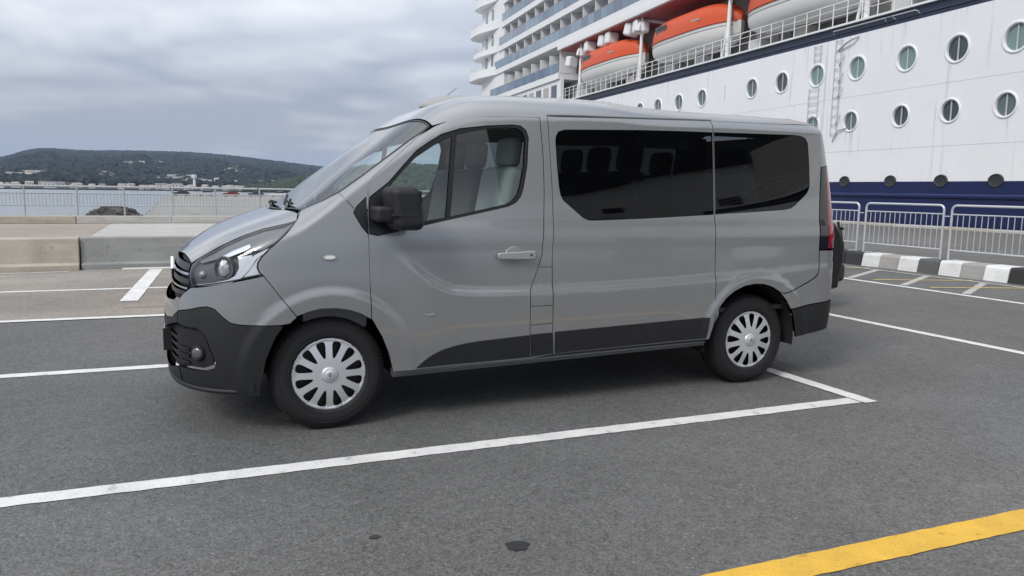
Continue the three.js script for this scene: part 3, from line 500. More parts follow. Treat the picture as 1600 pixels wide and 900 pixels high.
const SW2 = [[2.7525, 1.843], [3.130, 1.850], [3.500, 1.857], [3.565, 1.853], [3.612, 1.838], [3.634, 1.800], [3.629, 1.650], [3.618, 1.481], [3.605, 1.45], [3.580, 1.418], [3.455, 1.33], [3.42, 1.31], [3.349, 1.298], [3.05, 1.281], [2.714, 1.264]];
const HEAD = [[-.158, 1.224], [-.239, 1.198], [-.339, 1.172], [-.440, 1.134], [-.534, 1.087], [-.615, 1.038], [-.675, .998], [-.712, .960], [-.728, .912], [-.721, .846], [-.586, .874], [-.458, .902], [-.353, .925], [-.372, .945], [-.380, .970], [-.375, .997], [-.349, 1.032], [-.294, 1.087], [-.231, 1.143]];
const roofEdge = pchip([.5, .66, .77, .93, 1.18, 1.385, 1.42, 2.0, 2.76, 3.3, 3.7, 3.9], [1.69, 1.793, 1.828, 1.859, 1.875, 1.881, 1.888, 1.906, 1.928, 1.94, 1.95, 1.94]);

const hubMat = std(.66, .67, .69, .34, .55);
function hubcap() {
  const dish = (x, y) => { const r = Math.hypot(x, y); return [x, y, .026 * (1 - Math.pow(r / .222, 2)) + .006 * smooth(.195, .204, r) * (1 - smooth(.212, .223, r)) - .010 * smooth(.072, .060, r) * 0]; };
  const holes = []; for (let k = 0; k < 12; k++) { const c = (k + .5) * Math.PI / 6; const P = (r, a) => [r * Math.cos(c + a), r * Math.sin(c + a)];
    holes.push(smoothPoly(smoothPoly([P(.098, -.055), P(.130, -.115), P(.192, -.158), P(.199, 0), P(.192, .158), P(.130, .115), P(.098, .055)]))); }
  return panel(circPts(0, 0, .222, 0, 356.25, 95), holes, dish, { L: .02, skirt: .022, face: [0, 0, 1] });
}
for (const sg of [1, -1]) {
  const near = sg === 1, sl = (off) => sideLift(sg, off);
  // --- front fender with the strip beside the windscreen
  const fen = mesh('front_fender', panel([[-.121, 1.275], [-.158, 1.224], [-.231, 1.143], [-.294, 1.087], [-.349, 1.032], [-.375, .997], [-.380, .970], [-.372, .945], [-.353, .925], [-.27, .807], [-.186, .695], [-.12, .718], [-.056, .732], [.03, .731], [.107, .717], [.175, .692], [.232, .656],
    [.231, .78], [.230, .874], [.229, 1.022], [.229, 1.142], [.193, 1.187], [.147, 1.265], [.150, 1.283], [.167, 1.314], [.237, 1.380], [.240, 1.417], [.268, 1.473], [.422, 1.603], [.571, 1.727], [.655, 1.798], ...GLASS_EDGE], null, sl(0), { gap: .001, L: .016 }), paint, van);
  mesh('fender_seam', panel([[.075, 1.380], [.079, 1.380], [.153, 1.295], [.149, 1.293]], null, sl(.0015), { skirt: 0 }), smoothBlack, fen);
  mesh('corner_trim', panel([[.150, 1.268], [.153, 1.283], [.170, 1.312], [.228, 1.366], [.226, 1.156], [.195, 1.192]], null, sl(-.001)), smoothBlack, fen);
  { // side repeater
    const rp = mesh('side_repeater', panel(circPts(0, 1.02, 1, 0, 354, 28).map(([x, y]) => [x * .040 - .0, 1.02 + (y - 1.02) * .016]), null, sl(.008), { L: .02 }), satin, fen);
    mesh('lamp_lens', panel(circPts(0, 0, 1, 0, 350, 22).map(([x, y]) => [x * .03 + .003, 1.02 + y * .010]), null, sl(.011), { L: .02, skirt: .003 }), std(.75, .74, .70, .15), rp);
  }
  // --- front door
  const door = mesh('front_door', panel([[.235, .660], [.234, .78], [.230, .874], [.229, 1.022], [.230, 1.139], [.232, 1.278], [.239, 1.417], [.247, 1.445], [.268, 1.473], [.422, 1.603], [.571, 1.727], [.673, 1.788], [.753, 1.822], [.86, 1.848], [.95, 1.859], [1.179, 1.872], [1.372, 1.876], [1.378, 1.646], [1.370, 1.403], [1.354, 1.201], [1.334, .999], [1.298, .898], [1.250, .777], [1.2505, .65], [1.254, .508], [1.276, .338], [.366, .329], [.336, .449], [.297, .549]],
    [WINF], sl(0), { gap: .001, L: .02 }), paint, van);
  mesh('window_frame', panel(WINF, [WING, ], sl(-.006), { skirt: .02 }), rubber, door);
  mesh('window_glass', panel(insetPoly(WING, -.004), null, sl(-.012), { L: .06, skirt: 0 }), clearGlass, door);
  mesh('mirror_base', panel([[.240, 1.150], [.242, 1.312], [.249, 1.354], [.368, 1.444], [.372, 1.425], [.366, 1.215], [.398, 1.19], [.40, 1.163], [.282, 1.141]], null, sl(.002), { skirt: .01 }), smoothBlack, door);
  mesh('window_divider', panel([[.772, 1.739], [.803, 1.748], [.733, 1.247], [.702, 1.241]], null, sl(-.004), { skirt: .02 }), rubber, door);
  { // door mirror
    const mz = (z) => sg * z, m = grp('door_mirror', door);
    const shell = new RoundedBoxGeometry(.17, .245, .20, 5, .045); shell.applyMatrix4(new THREE.Matrix4().makeShear(0, 0, -.12, 0, sg * .12, 0)); shell.translate(.395, 1.300, mz(1.095));
    mesh('mirror_shell', shell, blackPlastic, m);
    const arm = new RoundedBoxGeometry(.22, .085, .20, 4, .022); arm.translate(.345, 1.266, mz(1.045)); mesh('mirror_arm', arm, blackPlastic, m);
    const cap = new RoundedBoxGeometry(.15, .012, .17, 3, .005); cap.translate(.388, 1.262, mz(1.111)); mesh('mirror_seam', cap, rubber, m);
    const gl = new THREE.PlaneGeometry(.15, .19); gl.rotateY(Math.PI / 2); gl.translate(.4825, 1.305, mz(1.095)); mesh('mirror_glass', gl, std(.7, .72, .74, .02, 1), m);
  }
  { // handle with dished recess
    const h = grp('door_handle', door);
    const cup = new THREE.SphereGeometry(.062, 20, 12); cup.scale(1, .92, .10); cup.translate(1.142, 1.008, sg * (vZ(1.142, 1.008) + .001)); mesh('handle_cup', cup, paint, h);
    const bar = new THREE.ExtrudeGeometry((() => { const s = new THREE.Shape(); s.moveTo(-.118, -.014); s.quadraticCurveTo(0, -.020, .118, -.020); s.quadraticCurveTo(.128, 0, .118, .022); s.quadraticCurveTo(0, .017, -.118, .012); s.quadraticCurveTo(-.128, 0, -.118, -.014); return s; })(), { depth: .016, bevelEnabled: true, bevelSize: .006, bevelThickness: .007, bevelSegments: 3 });
    bar.rotateX(.11 * 0); bar.translate(1.15, 1.008, sg > 0 ? vZ(1.15, 1.01) + .016 : -vZ(1.15, 1.01) - .032); mesh('handle_bar', bar, phys(.33, .335, .34, .35, .2, { clearcoat: 1 }), h);
    const lock = cylG([1.245, 1.010, sg * (vZ(1.245, 1.01) + .036)], [1.245, 1.010, sg * (vZ(1.245, 1.01) + .041)], .0075, .0075, 14); mesh('key_lock', lock, rubber, h);
  }
  { // small emblem low on the door
    const e = [[.545, .672], [.558, .676], [.572, .670], [.586, .677], [.612, .676], [.620, .668], [.612, .660], [.575, .660], [.560, .664]];
    mesh('badge', panel(e, null, sl(.004), { skirt: .004, L: .02 }), satin, door);
  }
  mesh('door_cladding', panel(smoothPoly([[.512, .341], [.551, .376], [.610, .416], [.711, .453], [.857, .476], [1.050, .485], [1.250, .495], [1.266, .350]], [0, 6, 7]), null, sl(.007)), blackPlastic, door);
  // --- centre pillar panels and fuel flap
  const pl = (p) => panel(p, null, sl(0), { gap: .0005 });
  const bp = mesh('pillar_panel', pl([[1.375, 1.88], [1.381, 1.646], [1.373, 1.403], [1.357, 1.201], [1.337, .999], [1.313, .930], [1.408, .931], [1.409, .999], [1.422, 1.201], [1.428, 1.40], [1.428, 1.884]]), paint, van);
  mesh('pillar_panel', pl([[1.311, .927], [1.300, .897], [1.253, .776], [1.2535, .684], [1.411, .684], [1.408, .928]]), paint, van);
  mesh('fuel_flap', pl([[1.2535, .681], [1.255, .562], [1.414, .566], [1.411, .681]]), paint, van);
  const bp2 = mesh('pillar_panel', pl([[1.255, .559], [1.257, .508], [1.279, .340], [1.430, .357], [1.4155, .50], [1.414, .563]]), paint, van);
  mesh('pillar_cladding', panel([[1.262, .498], [1.410, .502], [1.425, .362], [1.279, .353]], null, sl(.007)), blackPlastic, bp2);
  // --- sliding door
  const sd = mesh('sliding_door', panel([[1.430, 1.885], [1.430, 1.40], [1.424, 1.201], [1.411, .999], [1.414, .7], [1.418, .50], [1.432, .357], [2.667, .377], [2.7015, .51], [2.7035, .74], [2.7035, .97], [2.7045, 1.26], [2.7495, 1.925], [2.4, 1.915], [1.9, 1.90]], [insetPoly(SW1, -.001)], sl(0), { gap: .001 }), paint, van);
  mesh('window_glass', panel(SW1, null, sl(-.002), { L: .06, skirt: .006 }), privacyGlass, sd);
  mesh('window_divider', panel([[2.10, 1.828], [2.122, 1.829], [2.098, 1.236], [2.076, 1.235]], null, sl(-.016), { skirt: .01 }), rubber, sd);
  mesh('door_cladding', panel([[1.434, .505], [2.656, .536], [2.635, .386], [1.442, .363]], null, sl(.007)), blackPlastic, sd);
  // --- rear quarter
  const rq = mesh('rear_quarter_panel', panel([[2.7525, 1.925], [2.7075, 1.26], [2.7065, .97], [2.7065, .74], [2.7045, .51], [2.67, .377], [2.648, .362], ...ARR.slice(1, 10), [3.341, .682], [3.45, .706], [3.586, .760], [3.64, .785], [3.672, .808], [3.684, .84], [3.686, .878], [3.684, .999], [3.688, 1.193], [3.700, 1.32], [3.714, 1.435], [3.748, 1.624], [3.91, 1.648], [3.895, 1.80], [3.87, 1.92], [3.80, 1.945], [3.3, 1.935]], [insetPoly(SW2, -.001)], sl(0), { gap: .001 }), paint, van);
  mesh('window_glass', panel(SW2, null, sl(-.002), { L: .06, skirt: .006 }), privacyGlass, rq);
  mesh('rear_corner_panel', panel([...ARR.slice(9, 12), [3.62, .585], [3.96, .612], [3.955, .80], [3.945, .99], [3.690, .992], [3.692, .878], [3.690, .84], [3.678, .803], [3.644, .779], [3.59, .753], [3.45, .70], [3.341, .676]], null, sl(0), { gap: .001 }), paint, van);
  // --- tail light
  const tl = mesh('tail_light', panel([[3.752, 1.620], [3.718, 1.435], [3.704, 1.32], [3.692, 1.193], [3.688, 1.001], [3.772, 1.005], [3.782, 1.3], [3.80, 1.63]], null, sl(.004)), darkLens, van);
  mesh('red_lens', panel([[3.802, 1.63], [3.784, 1.3], [3.774, 1.006], [3.955, 1.012], [3.945, 1.2], [3.93, 1.648]], null, sl(.005)), redLens, tl);
  mesh('lamp_lens', panel([[3.79, 1.18], [3.79, 1.06], [3.94, 1.06], [3.94, 1.18]], null, sl(.008), { skirt: .004 }), phys(.45, .01, .015, .1, 0, { clearcoat: 1 }), tl);
  for (const q of [[[1.20, .36], [1.20, .80], [1.30, 1.0], [1.33, 1.3], [1.34, 1.86], [1.46, 1.86], [1.455, 1.4], [1.45, 1.0], [1.46, .36]], [[2.66, .40], [2.67, 1.24], [2.74, 1.24], [2.74, .55]], [[2.69, 1.85], [2.69, 1.915], [2.80, 1.915], [2.80, 1.85]]]) mesh('door_jamb', panel(q, null, sl(-.009), { L: .06, skirt: 0 }), paint, van);
  // --- sill rail
  mesh('sill_rail', merge([boxG(.37, 2.66, .285, .330, .90, .955), boxG(.37, 2.66, .308, .320, .955, .972)].map(g => { g.applyMatrix4(new THREE.Matrix4().makeShear(.016, 0, 0, 0, 0, 0)); if (sg < 0) { g.scale(1, 1, -1); } return g; })), std(.085, .087, .09, .5), van);
  // --- headlight
  const hl = grp('headlight', van);
  mesh('lamp_housing', panel(insetPoly(HEAD, .004), null, sl(-.055), { L: .03, skirt: 0 }), std(.10, .10, .105, .4, .5), hl);
  mesh('housing_rim', (() => { const a = insetPoly(HEAD, .002), P = [], N = []; const g0 = panel(a, [insetPoly(HEAD, .008)], sl(-.002), { L: .02, skirt: .055 }); return g0; })(), smoothBlack, hl);
  const hp = (name, pts, off, mat, o = {}) => mesh(name, panel(pts, null, sl(off), { L: .02, skirt: .012, ...o }), mat, hl);
  hp('upper_cover', [[-.170, 1.212], [-.239, 1.188], [-.339, 1.161], [-.440, 1.123], [-.534, 1.076], [-.610, 1.029], [-.668, .990], [-.66, .975], [-.60, .998], [-.50, 1.043], [-.40, 1.058], [-.345, 1.062], [-.29, 1.10], [-.23, 1.155]], -.022, std(.16, .165, .17, .30, .4));
  hp('daylight_strip', [[-.585, 1.004], [-.50, 1.055], [-.415, 1.092], [-.410, 1.076], [-.43, 1.062], [-.52, 1.022]], -.016, chrome);
  hp('reflector_plate', [[-.475, 1.020], [-.405, 1.034], [-.398, 1.005], [-.425, .955], [-.475, .905], [-.50, .910], [-.475, .960]], -.030, std(.72, .73, .75, .34, .5));
  hp('chrome_trim', [[-.690, .862], [-.60, .880], [-.53, .900], [-.475, .935], [-.435, .985], [-.395, 1.035], [-.33, 1.068], [-.262, 1.092], [-.285, 1.073], [-.345, 1.045], [-.385, 1.015], [-.42, .960], [-.462, .912], [-.52, .882], [-.60, .866], [-.685, .853]], -.012, std(.80, .81, .83, .25, .6));
  hp('silver_wedge', [[-.400, .985], [-.375, 1.020], [-.34, 1.041], [-.292, 1.060], [-.352, 1.010], [-.366, .985], [-.366, .955], [-.36, .934], [-.455, .913], [-.43, .945]], -.016, std(.78, .79, .80, .36, .45));
  { // projector bowl
    const c = [-.545, .955], z = vZ(...c) - .055; const bowl = grp('lamp_bowl', hl);
    const b = new THREE.SphereGeometry(.062, 24, 14, 0, Math.PI * 2, 0, Math.PI / 2); b.rotateX(Math.PI / 2 * -1); b.scale(1, 1, .8); 
    b.rotateX(Math.PI); b.rotateX(Math.PI); b.translate(0, 0, 0); b.rotateY(-.75 * 1); b.scale(1, 1, sg); b.translate(c[0] + .02, c[1], sg * (z - .005));
    mesh('reflector_bowl', b, chrome, bowl);
    const rg = new THREE.TorusGeometry(.063, .007, 10, 32); rg.rotateY(-.75); rg.scale(1, 1, sg); rg.translate(c[0], c[1], sg * (z + .012)); mesh('bowl_rim', rg, smoothBlack, bowl);
    const ln = new THREE.IcosahedronGeometry(.046, 1); ln.scale(.8, 1.25, .5); ln.translate(c[0] + .005, c[1], sg * (z + .004)); mesh('bulb_cap', ln, std(.75, .76, .78, .18, .8, { flatShading: true }), bowl);
    const inner = new THREE.SphereGeometry(.022, 16, 10); inner.translate(-.655, .915, sg * (vZ(-.655, .915) - .05)); mesh('side_lamp', inner, phys(.3, .31, .32, .1, .5), bowl);
  }
  mesh('lens_cover', panel(insetPoly(HEAD, .003), null, sl(-.001), { L: .03, skirt: 0 }), lensGlass, hl);
  // --- wheels
  for (const wx of [0, 3.098]) {
    const w = grp('wheel', van), R = .335;
    const prof = [[.205, .085], [.222, .098], [.238, .105], [.262, .108], [.285, .104], [.305, .095], [.318, .084], [.328, .070], [.333, .058], [.3345, .05], [.328, .047], [.328, .041], [.335, .039], [.335, .018], [.328, .016], [.328, .010], [.335, .008], [.335, -.008], [.328, -.010], [.328, -.016], [.335, -.018], [.335, -.039], [.328, -.041], [.328, -.047], [.3345, -.05], [.328, -.070], [.305, -.095], [.262, -.108], [.205, -.085]];
    const ty = new THREE.LatheGeometry(prof.map(p => new THREE.Vector2(p[0], p[1])), 96); ty.rotateX(Math.PI / 2);
    // flatten the contact patch slightly, as a loaded tyre does
    { const q = ty.attributes.position; for (let i = 0; i < q.count; i++) { const y = q.getY(i), lim = -.331; if (y < lim) { q.setY(i, lim + (y - lim) * .1); } } }
    const cz = sg * .825;
    ty.computeVertexNormals(); ty.translate(wx, .3315, cz); const tyre = mesh('tyre', ty, rubber, w);
    const lug = []; for (let k = 0; k < 84; k++) { const a = k / 84 * Math.PI * 2; const b = boxG(-.0022, .0022, .306, .3265, .062, .088); b.rotateX(0); const b2 = b.clone(); b2.scale(1, 1, -1); for (const q of [b, b2]) { q.rotateZ(a); q.translate(wx, .3315, cz); lug.push(q); } }
    const bead = new THREE.TorusGeometry(.287, .0025, 6, 80); bead.translate(wx, .3315, cz + sg * .1035); lug.push(bead);
    const bead2 = new THREE.TorusGeometry(.232, .003, 6, 80); bead2.translate(wx, .3315, cz + sg * .1035); lug.push(bead2);
    const ribs = mesh('tread_ribs', merge(lug), rubber, w);
    const back = new THREE.CylinderGeometry(.205, .205, .02, 40); back.rotateX(Math.PI / 2); back.translate(wx, .3315, cz + sg * .035); mesh('steel_rim', back, std(.015, .015, .016, .5), w);
    const cap = hubcap(); if (sg < 0) { cap.scale(1, 1, -1); } cap.rotateZ(wx ? .17 : 0); cap.translate(wx, .3315, cz + sg * .083); const hc = mesh('hubcap', cap, hubMat, w);
    const cc = new THREE.LatheGeometry([[0, .016], [.018, .016], [.024, .0145], [.027, .010], [.038, .009], [.046, .005], [.050, -.004]].map(p => new THREE.Vector2(...p)), 36); cc.rotateX(sg * Math.PI / 2); cc.translate(wx, .3315, cz + sg * .108); 
    const hcap = mesh('hub_centre', cc, hubMat, w);
    const em = new THREE.Shape(); em.moveTo(0, .014); em.lineTo(.010, 0); em.lineTo(0, -.014); em.lineTo(-.010, 0); em.closePath(); const eh = new THREE.Path(); eh.moveTo(0, .008); eh.lineTo(-.0055, 0); eh.lineTo(0, -.008); eh.lineTo(.0055, 0); eh.closePath(); em.holes.push(eh);
    const eg = new THREE.ExtrudeGeometry(em, { depth: .002, bevelEnabled: false }); eg.translate(wx, .3315, cz + sg * .1245 - .001); mesh('hub_emblem', eg, std(.06, .06, .065, .4), w);
    // arch liner
    const rad = wx ? .418 : .41, aw = new THREE.CylinderGeometry(rad, rad, .40, 40, 1, true, -Math.PI / 2 - .15, Math.PI + .3); aw.rotateX(-Math.PI / 2); aw.translate(wx + (wx ? -.02 : -.01), .335, sg * .752);
    mesh('arch_liner', aw, std(.008, .008, .009, .9), van);
    const ad = new THREE.CircleGeometry(rad, 40, -.1, Math.PI + .2); ad.translate(wx + (wx ? -.02 : -.01), .335, sg * .56); mesh('arch_inner', ad, std(.008, .008, .009, .9), van);
  }
  // --- inside wall trim
  mesh('inner_wall', panel([[-.25, .42], [-.28, .72], [-.2, .78], [.1, .78], [.3, .70], [.42, .42], [2.6, .42], [2.66, .70], [2.9, .82], [3.3, .82], [3.5, .70], [3.85, .65], [3.85, 1.2], [3.3, 1.24], [1.6, 1.16], [1.2, 1.24], [.36, 1.11], [.1, 1.11], [-.2, 1.05]], null, sl(-.06), { L: .12, skirt: 0 }), darkTrim, van);
}
// --- roof, bonnet, windscreen (x, s) sheets
{
  const xs = []; for (let x = .70; x < 3.84; x += .07) xs.push(x); xs.push(3.84);
  const front = (s) => .648 - .062 * (1 - s * s);
  const sEdge = (x, d = 0) => sOf(x, roofEdge(x) + d);
  const fr = []; const se0 = sEdge(.66); for (let i = 0; i <= 12; i++) { const s = lerp(-se0, se0, i / 12); fr.push([front(s / se0) + .012, s]); }
  const outl = [...fr, ...xs.map(x => [x, sEdge(x, -.003)]), ...xs.slice().reverse().map(x => [x, -sEdge(x, -.003)])];
  // shallow pressed ribs along the roof
  const rl = topLift(0), ribLift = (x, s) => { const p = rl(x, s); const a = smooth(1.45, 1.62, x) * (1 - smooth(3.6, 3.75, x)); let r = 0; for (const c of [-.62, -.38, -.13, .13, .38, .62]) r += Math.exp(-Math.pow((p[2] - c) / .035, 2)); p[1] += .010 * a * Math.min(1, r); return p; };
  const roof = mesh('roof', panel(outl, null, ribLift, { L: .05 }), paint, van);
  // roof drip mouldings
  for (const sg of [1, -1]) { const pts = []; for (let x = 1.43; x <= 2.76; x += .07) { const y = roofEdge(x) + .004; pts.push([x, y, sg * (vZ(x, y) + .001)]); } mesh('roof_moulding', tubeG(pts, .006, 40, 6), std(.15, .153, .155, .4), roof);
    const pj = []; for (let x = .67; x <= 1.41; x += .05) { const y = roofEdge(x) + .001; pj.push([x, y, sg * (vZ(x, y) - .003)]); } void pj; }
  // windscreen
  const ge = GLASS_EDGE.map(([x, y]) => [x, sOf(x, y)]);
  const low = (s) => -.121 - .075 * (1 - s * s);
  const bot = []; const s1 = ge[ge.length - 1][1]; for (let i = 1; i < 12; i++) { const s = lerp(s1, -s1, i / 12); bot.push([low(s / s1), s]); }
  const upper = []; const s0 = ge[0][1]; for (let i = 0; i <= 12; i++) { const s = lerp(-se0 * .995, se0 * .995, i / 12); upper.push([front(s / se0) - .0, s]); }
  const full = [...upper, ...ge, ...bot, ...ge.slice().reverse().map(([x, s]) => [x, -s])];
  const ws = mesh('windscreen', panel(full, null, topLift(-.004), { L: .05, skirt: 0 }), screenGlass, van);
  const inner = full.map(([x, s]) => { const cx = .25, cs = 0; return [cx + (x - cx) * .972, s * .978]; });
  mesh('windscreen_seal', panel(full, [inner], topLift(-.0005), { L: .04, skirt: .010 }), smoothBlack, ws);
  // bonnet
  const HB = [[-.158, 1.224], [-.239, 1.198], [-.339, 1.172], [-.440, 1.134], [-.534, 1.087], [-.615, 1.038], [-.675, .998], [-.712, .968]];
  const hb = HB.map(([x, y]) => [x, sOf(x, y)]); const sl_ = hb[hb.length - 1][1];
  const nose = []; for (let i = 1; i < 14; i++) { const s = lerp(sl_, -sl_, i / 14); nose.push([-.715 - .062 * (1 - Math.pow(s / sl_, 2)), s]); }
  const rear = []; const sr = sOf(-.135, 1.262); for (let i = 0; i <= 12; i++) { const s = lerp(-sr, sr, i / 12); rear.push([-.140 - .075 * (1 - (s / sr) ** 2), s]); }
  const outB = [...rear, ...hb, ...nose, ...hb.slice().reverse().map(([x, s]) => [x, -s])];
  mesh('bonnet', panel(outB, null, topLift(0), { L: .04, gap: .003 }), paint, van);
  // cowl tray and wipers
  mesh('cowl_tray', panel([...rear.map(([x, s]) => [x - .03, s * .99]), ...bot.map(([x, s]) => [x + .03, s * .99])], null, topLift(-.02), { L: .05 }), blackPlastic, van);
  for (const [x0, z0, x1, z1] of [[-.17, .42, .13, .66 - .98], [-.19, -.25, .12, -.70]]) {
    const wp = grp('wiper', van); const yAt = (x, z) => { let lo = vT(x) - vHR(x), hi = vT(x); for (let i = 0; i < 30; i++) { const m = (lo + hi) / 2; if (vZ(x, m) > Math.abs(z)) lo = m; else hi = m; } return lo; };
    const P = (x, z, o) => [x, yAt(x, z) + o, z];
    mesh('wiper_arm', tubeG([P(x0, z0, .015), P(x0 + .02, z0 - .12, .025), P(x0 + .05, z0 - .35, .02)], .009, 12, 6), rubber, wp);
    mesh('wiper_blade', tubeG([P(x0 + .035, z0 + .10, .018), P(x0 + .05, z0 - .3, .018), P(x0 + .10, z0 - .62, .018)], .008, 16, 6), rubber, wp);
    const pv = cylG([x0, yAt(x0, z0) - .01, z0], [x0, yAt(x0, z0) + .022, z0], .018, .014, 12); mesh('wiper_pivot', pv, satin, wp);
  }
  // low vent pod with whip aerial on the far side of the roof
  const pod = mesh('roof_pod', (() => { const g = new THREE.SphereGeometry(1, 28, 14, 0, Math.PI * 2, 0, Math.PI / 2); g.scale(.30, .105, .22); g.translate(1.27, 2.035, -.48); return g; })(), std(.33, .33, .32, .6), roof);
  for (let k = 0; k < 6; k++) { const g = new THREE.TorusGeometry(1, .035, 6, 24, Math.PI); const f = -.8 + k * .3, c = Math.sqrt(1 - f * f); g.rotateY(Math.PI / 2); g.scale(.30, .107 * c, .222 * c); g.translate(1.27 + .30 * f, 2.035, -.48); void g; }
  mesh('aerial', cylG([1.12, 2.08, -.50], [1.30, 2.21, -.56], .004, .002, 6), std(.1, .1, .1, .5), roof);
}
// --- front centre: grille, bumper
{
  const half = (pts) => [...pts, ...pts.slice().reverse().filter(p => p[0] > 1e-6).map(([z, y]) => [-z, y])];
  const gr = grp('grille', van);
  mesh('grille_back', panel(half([[0, .985], [.3, .985], [.50, .975], [.60, .955], [.640, .905], [.665, .845], [.62, .79], [.55, .755], [.3, .735], [0, .73]]), null, frontLift(-.05), { L: .05, skirt: 0 }), rubber, gr);
  const bar = (y0, y1, z1, off, mat, nm, lift = 0) => { const a = []; for (let i = 0; i <= 10; i++) a.push([lerp(-z1, z1, i / 10), y1 + lift * Math.pow(lerp(-1, 1, i / 10), 2)]); for (let i = 10; i >= 0; i--) a.push([lerp(-z1, z1, i / 10), y0 + lift * Math.pow(lerp(-1, 1, i / 10), 2)]); return mesh(nm, panel(a, null, frontLift(off), { L: .03, skirt: .04 }), mat, gr); };
  bar(.935, .975, .60, -.022, smoothBlack, 'grille_bar', -.01); bar(.905, .918, .62, -.018, chrome, 'grille_bar', -.004);
  bar(.850, .880, .63, -.026, smoothBlack, 'grille_bar'); bar(.822, .832, .63, -.020, chrome, 'grille_bar'); bar(.775, .800, .60, -.024, smoothBlack, 'grille_bar', .01);
  const em = new THREE.Shape(); em.moveTo(0, .085); em.lineTo(.062, 0); em.lineTo(0, -.085); em.lineTo(-.062, 0); em.closePath(); const eh = new THREE.Path(); eh.moveTo(0, .045); eh.lineTo(-.033, 0); eh.lineTo(0, -.045); eh.lineTo(.033, 0); eh.closePath(); em.holes.push(eh);
  const eg = new THREE.ExtrudeGeometry(em, { depth: .012, bevelEnabled: true, bevelSize: .004, bevelThickness: .006, bevelSegments: 2 }); eg.scale(.8, .8, .8); eg.rotateY(-Math.PI / 2); eg.translate(vXN(.88) + .018, .885, 0); mesh('front_emblem', eg, chrome, gr);
  // painted bumper cover: two wrapped sides and the centre strip
  const zc = .60;
  const FX = (y) => [frontX(zc, y), y];
  const sideTop = [[-.353, .921], [-.27, .803], [-.186, .690], [-.225, .655], [-.276, .649], [-.417, .650], [-.482, .654], [-.530, .664], [-.567, .695], [-.604, .735], [-.625, .744], [-.648, .748], [-.69, .738], [-.719, .726], FX(.700), FX(.73), FX(.768), [-.760, .800], [-.724, .838], [-.586, .869], [-.458, .897]];
  const parts = [];
  for (const sg of [1, -1]) parts.push(panel(sideTop, null, sideLift(sg, 0), { L: .03, gap: .001 }));
  parts.push(panel(half([[0, .728], [.3, .733], [.5, .748], [zc, .770], [zc, .699], [.5, .648], [.35, .63], [0, .63]]), null, frontLift(0), { L: .04 }));
  const cover = mesh('bumper_cover', merge(parts), paint, van);
  // black lower bumper
  const fog = [[-.742, .612], [-.705, .618], [-.675, .600], [-.655, .556], [-.618, .440], [-.622, .410], [-.667, .388], FX(.385), FX(.46), FX(.56)];
  const low = [FX(.696), [-.719, .722], [-.69, .734], [-.648, .744], [-.625, .740], [-.604, .731], [-.567, .691], [-.530, .660], [-.482, .650], [-.417, .646], [-.276, .645], [-.262, .638], [-.301, .586], [-.354, .460], [-.387, .296], [-.391, .243], [-.605, .258], [-.71, .272], FX(.262), FX(.30), FX(.34), FX(.375)];
  const lowP = [...low, ...[[-.667, .380], [-.617, .402], [-.611, .437], [-.650, .560], [-.672, .606], [-.705, .624], [-.745, .618]], FX(.63)];
  const bpz = []; for (const sg of [1, -1]) bpz.push(panel(lowP, null, sideLift(sg, .002), { L: .03 }));
  bpz.push(panel(half([[0, .626], [.35, .626], [.5, .644], [zc, .695], [zc, .63], [.45, .60], [.3, .56], [0, .56]]), null, frontLift(.002), { L: .04 }));
  bpz.push(panel(half([[0, .345], [.45, .345], [zc, .375], [zc, .262], [.45, .245], [0, .235]]), null, frontLift(.004), { L: .04 }));
  const bump = mesh('front_bumper', merge(bpz), blackPlastic, van);
  mesh('lower_grille', panel(half([[0, .565], [.3, .565], [.46, .605], [zc, .635], [zc, .37], [.45, .34], [0, .34]]), null, frontLift(-.04), { L: .06 }), rubber, bump);
  for (let k = 0; k < 4; k++) { const y = .385 + k * .045; mesh('grille_slat', panel(half([[0, y + .012], [.57, y + .02], [.57, y], [0, y - .008]]), null, frontLift(-.026), { L: .05, skirt: .02 }), blackPlastic, bump); }
  // splitter lip wrapped round the bottom
  { const pts = []; for (let i = 0; i <= 30; i++) { const a = lerp(-1, 1, i / 30), z = a * .93; const y = .262 - .0 ; pts.push([frontX(Math.min(Math.abs(z), .925), y) - .004, .268, z]); } mesh('splitter_lip', tubeG(pts, .016, 60, 8), blackPlastic, bump); }
  for (const sg of [1, -1]) {
    mesh('fog_pocket', panel(fog, null, sideLift(sg, -.045), { L: .03 }), std(.009, .009, .010, .7), bump);
    const fz = vZ(-.70, .475); const fl = grp('fog_lamp', bump);
    const ring = new THREE.LatheGeometry([[.0, -.004], [.026, .0], [.034, .008], [.040, .010], [.044, .002], [.044, -.05]].map(p => new THREE.Vector2(...p)), 28); ring.rotateX(Math.PI / 2); ring.rotateY(-.62); ring.scale(1, 1, sg); ring.translate(-.698, .475, sg * (fz - .025)); mesh('fog_housing', ring, blackPlastic, fl);
    const gl = new THREE.SphereGeometry(.032, 18, 12); gl.scale(1, 1, .4); gl.rotateY(-.62); gl.scale(1, 1, sg); gl.translate(-.703, .475, sg * (fz - .018)); mesh('fog_lens', gl, phys(.12, .12, .125, .1, .3, { clearcoat: 1 }), fl);
    for (let k = 0; k < 3; k++) { const y = .40 + k * .04; mesh('fog_slat', panel([[frontX(.61, y) + .004, y], [-.742, y - .004], [-.742, y + .014], [frontX(.61, y) + .004, y + .018]], null, sideLift(sg, -.030), { L: .03, skirt: .02 }), blackPlastic, bump); }
  }
  const plate = mesh('number_plate', boxG(vXN(.47) - .0045, vXN(.47) - .0015, .415, .53, -.26, .26), std(.7, .7, .7, .5), bump);
